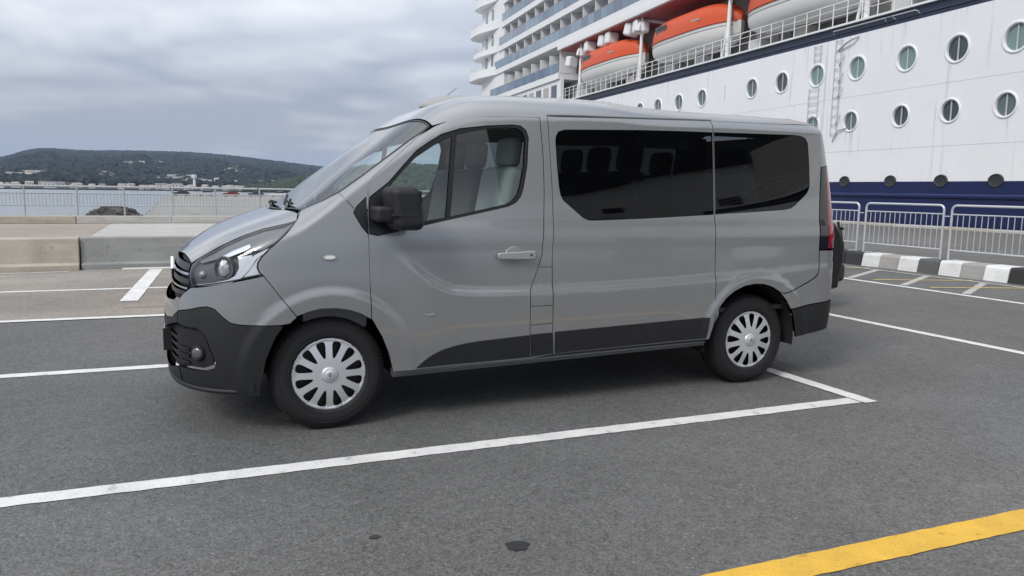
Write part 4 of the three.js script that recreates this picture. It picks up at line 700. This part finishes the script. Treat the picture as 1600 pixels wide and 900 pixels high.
  mesh('plate_holder', merge([boxG(vXN(.47) - .001, vXN(.47) + .05, .405, .54, -.275, .275), boxG(vXN(.47) - .010, vXN(.47) - .001, .405, .54, .262, .275), boxG(vXN(.47) - .010, vXN(.47) - .001, .405, .54, -.275, -.262)]), rubber, bump);
  // rear end
  const zr = (y) => vZ(3.87, y) * 1.0; const rows = []; for (let y = .64; y <= 1.93; y += .07) rows.push(y);
  const rp = [...rows.map(y => [zr(y), y]), ...rows.slice().reverse().map(y => [-zr(y), y])];
  mesh('tailgate', panel(rp, null, rearLift(.0), { L: .08 }), paint, van);
  const rb = []; for (const sg of [1, -1]) rb.push(panel([[3.422, .553], [3.62, .579], [3.955, .607], [3.965, .44], [3.93, .39], [3.7, .362], [3.492, .34], [3.46, .45]], null, sideLift(sg, .006), { L: .04 }));
  rb.push(panel([[.66, .62], [.66, .40], [-.66, .40], [-.66, .62]], null, rearLift(.02), { L: .08 }));
  mesh('rear_bumper', merge(rb), blackPlastic, van);
}
// --- underside and cabin
mesh('floor_pan', merge([boxG(-.60, 3.80, .36, .42, -.56, .56), boxG(.40, 2.66, .34, .42, -.92, .92), boxG(3.50, 3.86, .36, .42, -.88, .88), boxG(.7, 2.4, .27, .36, -.35, -.12), boxG(-.5, .3, .24, .36, -.4, .4), cylG([3.098, .32, -.8], [3.098, .32, .8], .05), cylG([0, .32, -.8], [0, .32, .8], .04), cylG([-.2, .30, .2], [3.6, .30, .2], .035)]), std(.012, .012, .012, .9), van);
mesh('cargo_floor', boxG(.42, 3.82, .55, .58, -.90, .90), darkTrim, van);
mesh('headlining', (() => { const g = panel((() => { const xs = []; for (let x = .72; x < 3.82; x += .1) xs.push(x); return [...xs.map(x => [x, .985]), ...xs.slice().reverse().map(x => [x, -.985])]; })(), null, topLift(-.06), { L: .15, skirt: 0 }); return g; })(), std(.5, .5, .48, .95), van);
{
  const d = grp('dashboard', van);
  const s = new THREE.Shape(); s.moveTo(-.12, .6); s.lineTo(-.14, 1.20); s.quadraticCurveTo(.1, 1.24, .30, 1.19); s.quadraticCurveTo(.36, 1.10, .30, 1.02); s.lineTo(.22, .6); s.closePath();
  const g = new THREE.ExtrudeGeometry(s, { depth: 1.70, bevelEnabled: true, bevelSize: .015, bevelThickness: .015, bevelSegments: 2 }); g.translate(0, 0, -.85); mesh('dash_body', g, dashMat, d);
  mesh('instrument_hood', rboxG(.16, .34, 1.16, 1.27, .20, .58, .04, 3), dashMat, d);
  const sw = grp('steering_wheel', van); const q = new THREE.Matrix4().makeRotationZ(-.62);
  const ring = new THREE.TorusGeometry(.185, .016, 10, 40); ring.rotateY(Math.PI / 2); ring.applyMatrix4(q); ring.translate(.50, 1.20, .40); mesh('wheel_rim', ring, std(.015, .015, .016, .5), sw);
  const hub = new THREE.CylinderGeometry(.07, .06, .05, 20); hub.rotateZ(Math.PI / 2); hub.applyMatrix4(q); hub.translate(.485, 1.19, .40); mesh('wheel_hub', hub, std(.02, .02, .022, .5), sw);
  for (const a of [0, 2.3, 4.0]) { const sp = boxG(-.008, .008, .05, .18, -.018, .018); sp.rotateX(a + Math.PI / 2); sp.applyMatrix4(q); sp.translate(.492, 1.195, .40); mesh('wheel_spoke', sp, std(.05, .05, .052, .4), sw); }
  mesh('steering_column', cylG([.48, 1.18, .40], [.22, .98, .40], .035), dashMat, sw);
}
function seat(x, zc, w, mat) {
  const s = grp('seat', van);
  mesh('seat_cushion', rboxG(x - .30, x + .20, .80, .96, zc - w / 2, zc + w / 2, .06, 3), mat, s);
  const b = new RoundedBoxGeometry(.15, .66, w, 3, .06); b.rotateZ(-.20); b.translate(x + .27, 1.24, zc); mesh('seat_back', b, mat, s);
  const n = Math.max(1, Math.round(w / .5)); for (let k = 0; k < n; k++) { const h = new RoundedBoxGeometry(.10, .20, .27, 3, .045); h.rotateZ(-.14); h.translate(x + .365, 1.665, zc - w / 2 + (k + .5) * w / n); mesh('headrest', h, mat, s); }
  mesh('seat_base', boxG(x - .25, x + .22, .575, .80, zc - w / 2 + .05, zc + w / 2 - .05), darkTrim, s);
}
seat(.95, .46, .50, seatPale); seat(.95, -.38, .92, seatCloth); seat(2.0, -.12, 1.38, seatCloth); seat(2.85, 0, 1.42, seatCloth);
{ const m = grp('interior_mirror', van); mesh('mirror_body', rboxG(.50, .53, 1.66, 1.73, -.13, .13, .012, 2), rubber, m); mesh('mirror_stem', cylG([.515, 1.70, 0], [.50, 1.755, 0], .008), rubber, m); }
top(van, 'grey passenger van with tinted rear side windows parked across the white bay lines', 'van');
// ------------------------------------------------------------------ sea, far shore, town
{
  const wb = greyTex(512, 512, (i, j) => fbm(i / 512 * 12, j / 512 * 30, 4, 401, 12, 30));
  const g = new THREE.CircleGeometry(16000, 64); g.rotateX(-Math.PI / 2); const uv = g.attributes.uv; for (let i = 0; i < uv.count; i++) uv.setXY(i, uv.getX(i) * 1600, uv.getY(i) * 1600);
  g.translate(0, -5, 0);
  const sea = mesh('sea', g, new THREE.MeshPhysicalMaterial({ color: new THREE.Color().setRGB(.20, .225, .235), roughness: .2, bumpMap: wb, bumpScale: .10 })); struct(sea);
}
const DEG = Math.PI / 180;
const polar = (az, r) => [camera.position.x + r * Math.sin(az * DEG), camera.position.z - r * Math.cos(az * DEG)];
const skyEl = pchip([-40, -25, -16, -10.2, -8.6, -7.6, -5.6, -3, .1, 2.6, 5.2, 7.5, 9.6, 14, 20, 28, 40], [.7, 1.0, 1.05, 1.32, 1.82, 1.98, 1.92, 2.0, 2.04, 1.95, 1.72, 1.50, 1.28, 1.0, .8, .9, .6]);
const hillY = (az, r) => { const t = (r - 740) / (2500 - 740), top_ = 1.4 + Math.tan(skyEl(az) * DEG) * 2500; const prof = t <= 1 ? Math.pow(clamp(t, 0, 1), 1.25) : 1 - (t - 1) * .8; return -4.2 + (top_ + 4.2) * prof + (fbm(az * .45 + 30, r / 260, 5, 411) - .5) * 46 * smooth(.02, .4, t) * (1 - smooth(.72, .98, t)); };
const landTint = (az, r) => { const n = fbm(az * 1.1 + 9, r / 120, 4, 421), m = fbm(az * .35 + 40, r / 500, 3, 422); let c = [.016 + n * .012, .021 + n * .012, .015 + n * .01]; if (n > .66 && m > .5) c = [.11, .10, .075]; return c; };
{
  const P = [], C = [], I = [], na = 200, nr = 46; for (let j = 0; j <= nr; j++) for (let i = 0; i <= na; i++) { const az = lerp(-42, 42, i / na), r = lerp(735, 2900, Math.pow(j / nr, 1.2)); const [x, z] = polar(az, r); P.push(x, hillY(az, r), z); C.push(...landTint(az, r)); }
  for (let j = 0; j < nr; j++) for (let i = 0; i < na; i++) { const a = j * (na + 1) + i; I.push(a, a + 1, a + na + 1, a + 1, a + na + 2, a + na + 1); }
  const g = new THREE.BufferGeometry(); g.setAttribute('position', new THREE.Float32BufferAttribute(P, 3)); g.setAttribute('color', new THREE.Float32BufferAttribute(C, 3)); g.setIndex(I); g.computeVertexNormals();
  struct(mesh('hill', g, new THREE.MeshStandardMaterial({ vertexColors: true, roughness: 1 })));
}
{ // forest canopy on the hill
  const g = new THREE.IcosahedronGeometry(1, 1); { const q = g.attributes.position; for (let i = 0; i < q.count; i++) { const x = q.getX(i), y = q.getY(i), z = q.getZ(i), k = 1 + (hash(Math.round(x * 50), Math.round(y * 50 + z * 31), 6) - .5) * .5; q.setXYZ(i, x * k, y * k, z * k); } g.computeVertexNormals(); }
  const N = 60000, im = new THREE.InstancedMesh(g, std(1, 1, 1, 1), N), M = new THREE.Matrix4(), Q = new THREE.Quaternion(), c = new THREE.Color(); im.name = 'forest'; let k = 0;
  while (k < N) { const az = rr(-14, 16), r = 800 + 1760 * Math.sqrt(rnd()); const t = landTint(az, r); if (t[0] > .1) { if (rnd() > .2) { continue; } } if (r < 1300 && fbm(az * .8, r / 90, 3, 431) > .53 && rnd() < .8) continue;
    const s = rr(3.2, 7.5), [x, z] = polar(az, r); M.compose(new THREE.Vector3(x, hillY(az, r) + s * .25, z), Q.setFromAxisAngle(new THREE.Vector3(0, 1, 0), rnd() * 6.3), new THREE.Vector3(s * rr(.8, 1.3), s * rr(.6, 1), s)); im.setMatrixAt(k, M); const v = rr(.7, 1.3); c.setRGB(.013 * v, .0175 * v, .0155 * v); im.setColorAt(k, c); k++; }
  struct(im, 'stuff');
}
{ // nearer wooded spur with a sandy cut, right of the hill
  const P = [], C = [], I = [], n = 60, m = 14; const spur = pchip([4, 6, 8, 10, 12, 16, 24, 34], [0, 5, 13, 22, 28, 33, 30, 0]);
  for (let j = 0; j <= m; j++) for (let i = 0; i <= n; i++) { const az = lerp(4, 34, i / n), t = j / m, r = 700 + 420 * t; const [x, z] = polar(az, r); const y = -4.6 + spur(az) * Math.sin(Math.min(1, t * 1.15) * Math.PI / 2 * (t > .87 ? 1.2 : 1)) + (fbm(az * 2, t * 5, 3, 441) - .5) * 5 * t; P.push(x, y, z); const cut = t > .62 && az > 8.3 && az < 10.2 && fbm(az * 3, t * 6, 3, 442) > .42; C.push(...(cut ? [.30, .17, .09] : [.028, .036, .018])); }
  for (let j = 0; j < m; j++) for (let i = 0; i < n; i++) { const a = j * (n + 1) + i; I.push(a, a + 1, a + n + 1, a + 1, a + n + 2, a + n + 1); }
  const g = new THREE.BufferGeometry(); g.setAttribute('position', new THREE.Float32BufferAttribute(P, 3)); g.setAttribute('color', new THREE.Float32BufferAttribute(C, 3)); g.setIndex(I); g.computeVertexNormals(); struct(mesh('wooded_spur', g, new THREE.MeshStandardMaterial({ vertexColors: true, roughness: 1 })));
  const tg = new THREE.IcosahedronGeometry(1, 1); const im = new THREE.InstancedMesh(tg, std(1, 1, 1, 1), 1400), M = new THREE.Matrix4(), c = new THREE.Color(); im.name = 'spur_trees'; for (let k = 0; k < 1400; k++) { let az, t; do { az = rr(4.5, 20); t = rnd(); } while (t > .55 && az > 8 && az < 10.3 && rnd() < .85); const r = 700 + 420 * t, [x, z] = polar(az, r), s = rr(2.2, 5); M.makeScale(s, s * rr(.7, 1.2), s); M.setPosition(x, -4.6 + spur(az) * Math.sin(Math.min(1, t * 1.15) * Math.PI / 2) + s * .3, z); im.setMatrixAt(k, M); const v = rr(.7, 1.4); c.setRGB(.028 * v, .037 * v, .018 * v); im.setColorAt(k, c); } struct(im, 'stuff');
}
{ // town along the shore and up the slope
  const mk = (w, h, d, rh, wall, roof) => { const parts = [], add = (g, c) => { const q = g.index ? g.toNonIndexed() : g; const a = []; for (let i = 0; i < q.attributes.position.count; i++) a.push(...c); q.setAttribute('color', new THREE.Float32BufferAttribute(a, 3)); q.deleteAttribute('uv'); parts.push(q); };
    add(boxG(-w / 2, w / 2, -3, h, -d / 2, d / 2), wall); const s = new THREE.Shape(); s.moveTo(-d / 2 - .4, h); s.lineTo(d / 2 + .4, h); s.lineTo(0, h + rh); s.closePath(); const g = new THREE.ExtrudeGeometry(s, { depth: w + .6, bevelEnabled: false }); g.rotateY(Math.PI / 2); g.translate(-w / 2 - .3, .02, 0); add(g, roof);
    for (let k = 0; k < 3; k++) add(boxG(-w / 2 + (k + .3) * w / 3, -w / 2 + (k + .62) * w / 3, h * .45, h * .75, d / 2, d / 2 + .06), [.05, .055, .06]); return mergeGeometries(parts, false); };
  const hm = new THREE.MeshStandardMaterial({ vertexColors: true, roughness: .85 });
  const vars = [mk(9, 5.5, 8, 2.0, [.70, .69, .66], [.38, .33, .30]), mk(12, 6.5, 9, 2.2, [.62, .60, .56], [.30, .27, .25]), mk(7, 4.5, 7, 1.8, [.74, .73, .71], [.42, .38, .35]), mk(16, 8, 10, 1.0, [.55, .55, .54], [.26, .25, .25]), mk(10, 7, 8, 2.0, [.66, .62, .56], [.40, .32, .28])];
  const put = (az, r, sc, shore) => { const o = mesh('house', vars[Math.floor(rnd() * 5)], hm); const [x, z] = polar(az, r); o.position.set(x, shore ? -4.2 + .5 : hillY(az, r) + .6, z); o.rotation.y = -az * DEG + rr(-.5, .5); o.scale.setScalar(sc); top(o, shore ? 'small pale house in the distant town along the far shore' : 'small pale house scattered on the distant wooded hillside', 'house', shore ? 'houses of the town along the far shore' : 'houses scattered on the distant hillside'); };
  for (let k = 0; k < 150; k++) put(rr(-11.5, 12), rr(742, 900), rr(.32, .6), true);
  const cl = [[-2.4, 1350, 1.6, 90, 34], [-4.2, 1150, 1.2, 60, 14], [-.5, 1100, 2.0, 70, 22], [3.9, 1250, 1.1, 60, 16], [-8.5, 1050, 1.5, 80, 16], [1.8, 950, 2.5, 50, 18], [-5.5, 1600, 1.4, 60, 10], [6.2, 1000, 1.2, 60, 8]];
  for (const [a, r, da, dr, n] of cl) for (let k = 0; k < n; k++) put(a + (rnd() + rnd() - 1) * da, r + (rnd() + rnd() - 1) * dr, rr(.4, .8), false);
  const [tx, tz] = polar(1.05, 800); const tw = grp('water_tower'); mesh('shaft', cylG([0, -3, 0], [0, 11, 0], 1.3, 1.2, 12), shipWhite, tw); mesh('tank', cylG([0, 11, 0], [0, 14.5, 0], 2.2, 2.5, 14), shipWhite, tw); tw.position.set(tx, -4, tz); top(tw, 'white tower standing over the distant shore town', 'tower');
}
// ------------------------------------------------------------------ nearer water: rocks, low quay, parked cars
{
  const g = new THREE.DodecahedronGeometry(1, 0); { const q = g.attributes.position; for (let i = 0; i < q.count; i++) { const k = 1 + (hash(Math.round(q.getX(i) * 40), Math.round(q.getY(i) * 40 + q.getZ(i) * 77), 9) - .5) * .35; q.setXYZ(i, q.getX(i) * k, q.getY(i) * k, q.getZ(i) * k); } g.computeVertexNormals(); }
  const n = 1600, im = new THREE.InstancedMesh(g, std(1, 1, 1, .95), n), M = new THREE.Matrix4(), Q = new THREE.Quaternion(), E = new THREE.Euler(), c = new THREE.Color(); im.name = 'breakwater_rocks';
  for (let k = 0; k < n; k++) { const u = rnd(), a = lerp(-6.6, -.9, u), ridge = Math.sin(Math.PI * clamp(u * 1.1, 0, 1)), r = 62 + (rnd() + rnd() - 1) * 7, [x, z] = polar(a, r); const h = (1 - Math.abs(r - 62) / 7), y = lerp(-5.2, -1.15, Math.min(1, h * 1.5) * (.55 + .45 * ridge)) + rr(-.25, .25), s = rr(.35, .85); E.set(rnd() * 6, rnd() * 6, rnd() * 6); M.compose(new THREE.Vector3(x, y, z), Q.setFromEuler(E), new THREE.Vector3(s, s * .8, s)); im.setMatrixAt(k, M); const v = rr(.3, 2.0); c.setRGB(.055 * v, .053 * v, .05 * v); im.setColorAt(k, c); }
  struct(im, 'stuff');
  const lq = grp('lower_quay'); mesh('quay_slab', boxG(-4, 60, -6, -1.9, -260, -46), concrete(.27, .265, .25, 171), lq); for (let k = 0; k < 10; k++) mesh('quay_fender', rboxG(-4.25, -4.0, -3.0, -2.0, -146 + k * 11, -145 + k * 11, .05, 1), rubber0(), lq); struct(lq);
}
function rubber0() { return rubber0.m || (rubber0.m = std(.02, .02, .02, .9)); }
function carProto() {
  const c = grp('parked_car');
  const s = new THREE.Shape(); s.moveTo(-2.1, .32); s.lineTo(-2.16, .62); s.quadraticCurveTo(-2.1, .86, -1.6, .93); s.lineTo(-1.0, .98); s.lineTo(2.0, 1.0); s.quadraticCurveTo(2.16, .9, 2.16, .6); s.lineTo(2.1, .30); s.lineTo(1.75, .26); s.absarc(1.32, .32, .36, 0, Math.PI, false); s.lineTo(-.94, .24); s.absarc(-1.30, .32, .36, 0, Math.PI, false); s.closePath();
  const g = new THREE.ExtrudeGeometry(s, { depth: 1.60, bevelEnabled: true, bevelSize: .06, bevelThickness: .07, bevelSegments: 3, curveSegments: 10 }); g.translate(0, .02, -.80); const body = mesh('body', g, std(.01, .01, .011, .25), c);
  const t = new THREE.Shape(); t.moveTo(-1.0, .98); t.quadraticCurveTo(-.45, 1.38, -.2, 1.43); t.quadraticCurveTo(.6, 1.52, 1.3, 1.44); t.quadraticCurveTo(1.75, 1.2, 1.92, .99); t.closePath();
  const h = new THREE.ExtrudeGeometry(t, { depth: 1.32, bevelEnabled: true, bevelSize: .05, bevelThickness: .10, bevelSegments: 3 }); h.translate(0, .02, -.66); mesh('cabin', h, phys(.02, .022, .024, .06, 0, { clearcoat: 1 }), c);
  const r = new THREE.ExtrudeGeometry((() => { const q = new THREE.Shape(); q.moveTo(-.3, 1.44); q.quadraticCurveTo(.6, 1.545, 1.35, 1.46); q.lineTo(1.3, 1.42); q.quadraticCurveTo(.6, 1.5, -.3, 1.40); q.closePath(); return q; })(), { depth: 1.36, bevelEnabled: true, bevelSize: .03, bevelThickness: .05, bevelSegments: 2 }); r.translate(0, .03, -.68); mesh('car_roof', r, body.material, c);
  for (const x of [-1.30, 1.32]) for (const z of [-.78, .78]) { const w = grp('wheel', c); const ty = new THREE.TorusGeometry(.245, .085, 10, 28); ty.translate(x, .33, z); mesh('tyre', ty, rubber0(), w); const ri = new THREE.CylinderGeometry(.20, .20, .09, 20); ri.rotateX(Math.PI / 2); ri.translate(x, .33, z); mesh('rim', ri, std(.35, .35, .36, .4, .6), w); }
  for (const z of [-.62, .62]) { mesh('tail_lamp', rboxG(2.10, 2.24, .72, .90, z - .16, z + .16, .03, 2), std(.16, .01, .012, .2), c); mesh('headlight', rboxG(-2.22, -2.02, .66, .80, z - .18, z + .18, .03, 2), std(.5, .5, .5, .15), c); }
  mesh('rear_bumper', rboxG(2.02, 2.30, .34, .58, -.84, .84, .07, 3), std(.03, .03, .031, .5), c);
  return c;
}
const car0 = carProto();
function setPaint(o, m) { o.traverse(q => { if (q.name === 'body' || q.name === 'car_roof') q.material = m; }); }
{
  // the dark car whose tail shows past the van
  const c = car0; c.position.set(4.66, 0, -2.40); c.rotation.y = .0; c.scale.set(.93, 1.0, 1);
  const gl = grp('rear_rack', c); for (let k = 0; k < 4; k++) mesh('rack_bar', tubeG([[2.20, .55 + k * .15, .80], [2.32, .55 + k * .15, .60], [2.34, .55 + k * .15, -.6], [2.20, .55 + k * .15, -.8]], .018, 20, 6), std(.12, .12, .125, .35, .6), gl);
  for (const z of [.70, .35, -.35]) mesh('rack_bar', tubeG([[2.28, .45, z], [2.36, .75, z], [2.24, 1.08, z]], .018, 14, 6), std(.05, .05, .052, .35), gl);
  const sp = new THREE.TorusGeometry(.26, .09, 12, 30); sp.rotateY(Math.PI / 2); sp.translate(2.32, .80, .30); mesh('spare_tyre', sp, rubber0(), gl);
  top(c, 'black car almost hidden behind the rear of the van', 'car', 'parked cars');
  const far = [[.5, -140, [.02, .02, .022], 'black'], [4.2, -141, [.45, .45, .45], 'silver'], [8, -140, [.22, .02, .02], 'dark red'], [12, -141.5, [.03, .04, .07], 'navy'], [15.5, -140.5, [.6, .6, .58], 'white'], [19, -141, [.05, .05, .05], 'charcoal'], [23, -140, [.65, .65, .64], 'pale']];
  for (const [x, z, col, nm] of far) { const o = car0.clone(); const rk = o.children.find(q => q.name === 'rear_rack'); if (rk) o.remove(rk); o.name = 'parked_car'; setPaint(o, std(...col, .3)); o.scale.set(1, 1, 1); o.position.set(x * 1.7 - 1, -1.9, z - 80); o.rotation.y = rr(-.15, .15); top(o, `tiny ${nm} car parked at the far end of the lower quay`, 'car', 'parked cars on the lower quay'); }
}
// terminal building behind the photographer, seen only as a reflection in the van's windows
{
  const b = grp('terminal_building'); b.position.set(30.3, 0, 29.7); b.rotation.y = Math.atan2(-.695, -.72); const wl = std(.66, .66, .64, .8);   // local +z faces the van
  mesh('wall', boxG(-26, 15.5, 0, 15, -12, 0), wl, b); mesh('upper_cladding', boxG(-26.2, 15.7, 15.004, 25, -12.2, .25), std(.018, .019, .021, .45), b); mesh('roof', boxG(-26.4, 15.9, 25.004, 25.4, -12.4, .5), std(.2, .2, .2, .8), b);
  for (let k = 0; k < 11; k++) for (const y of [3.2, 7.6, 11.4]) { if (hash(k, Math.round(y), 77) < .3) continue; const x = -24.5 + k * 3.6, f = mesh('window', boxG(x, x + 1.5, y, y + 1.1, -.02, .06), std(.5, .5, .5, .6), b); mesh('pane', boxG(x + .08, x + 1.42, y + .08, y + 1.02, .065, .09), std(.02, .022, .025, .15), f); }
  for (const x of [-18, -6, 6]) { const d = mesh('entrance_door', boxG(x, x + 3.4, 0, 2.7, .0, .05), std(.03, .03, .035, .2), b); mesh('door_frame', boxG(x - .1, x + 3.5, 2.704, 2.85, .0, .12), std(.3, .3, .3, .5), d); }
  top(b, 'terminal building, white below and dark at the top, mirrored in the van windows', 'building');
}
renderer.render(scene, camera);
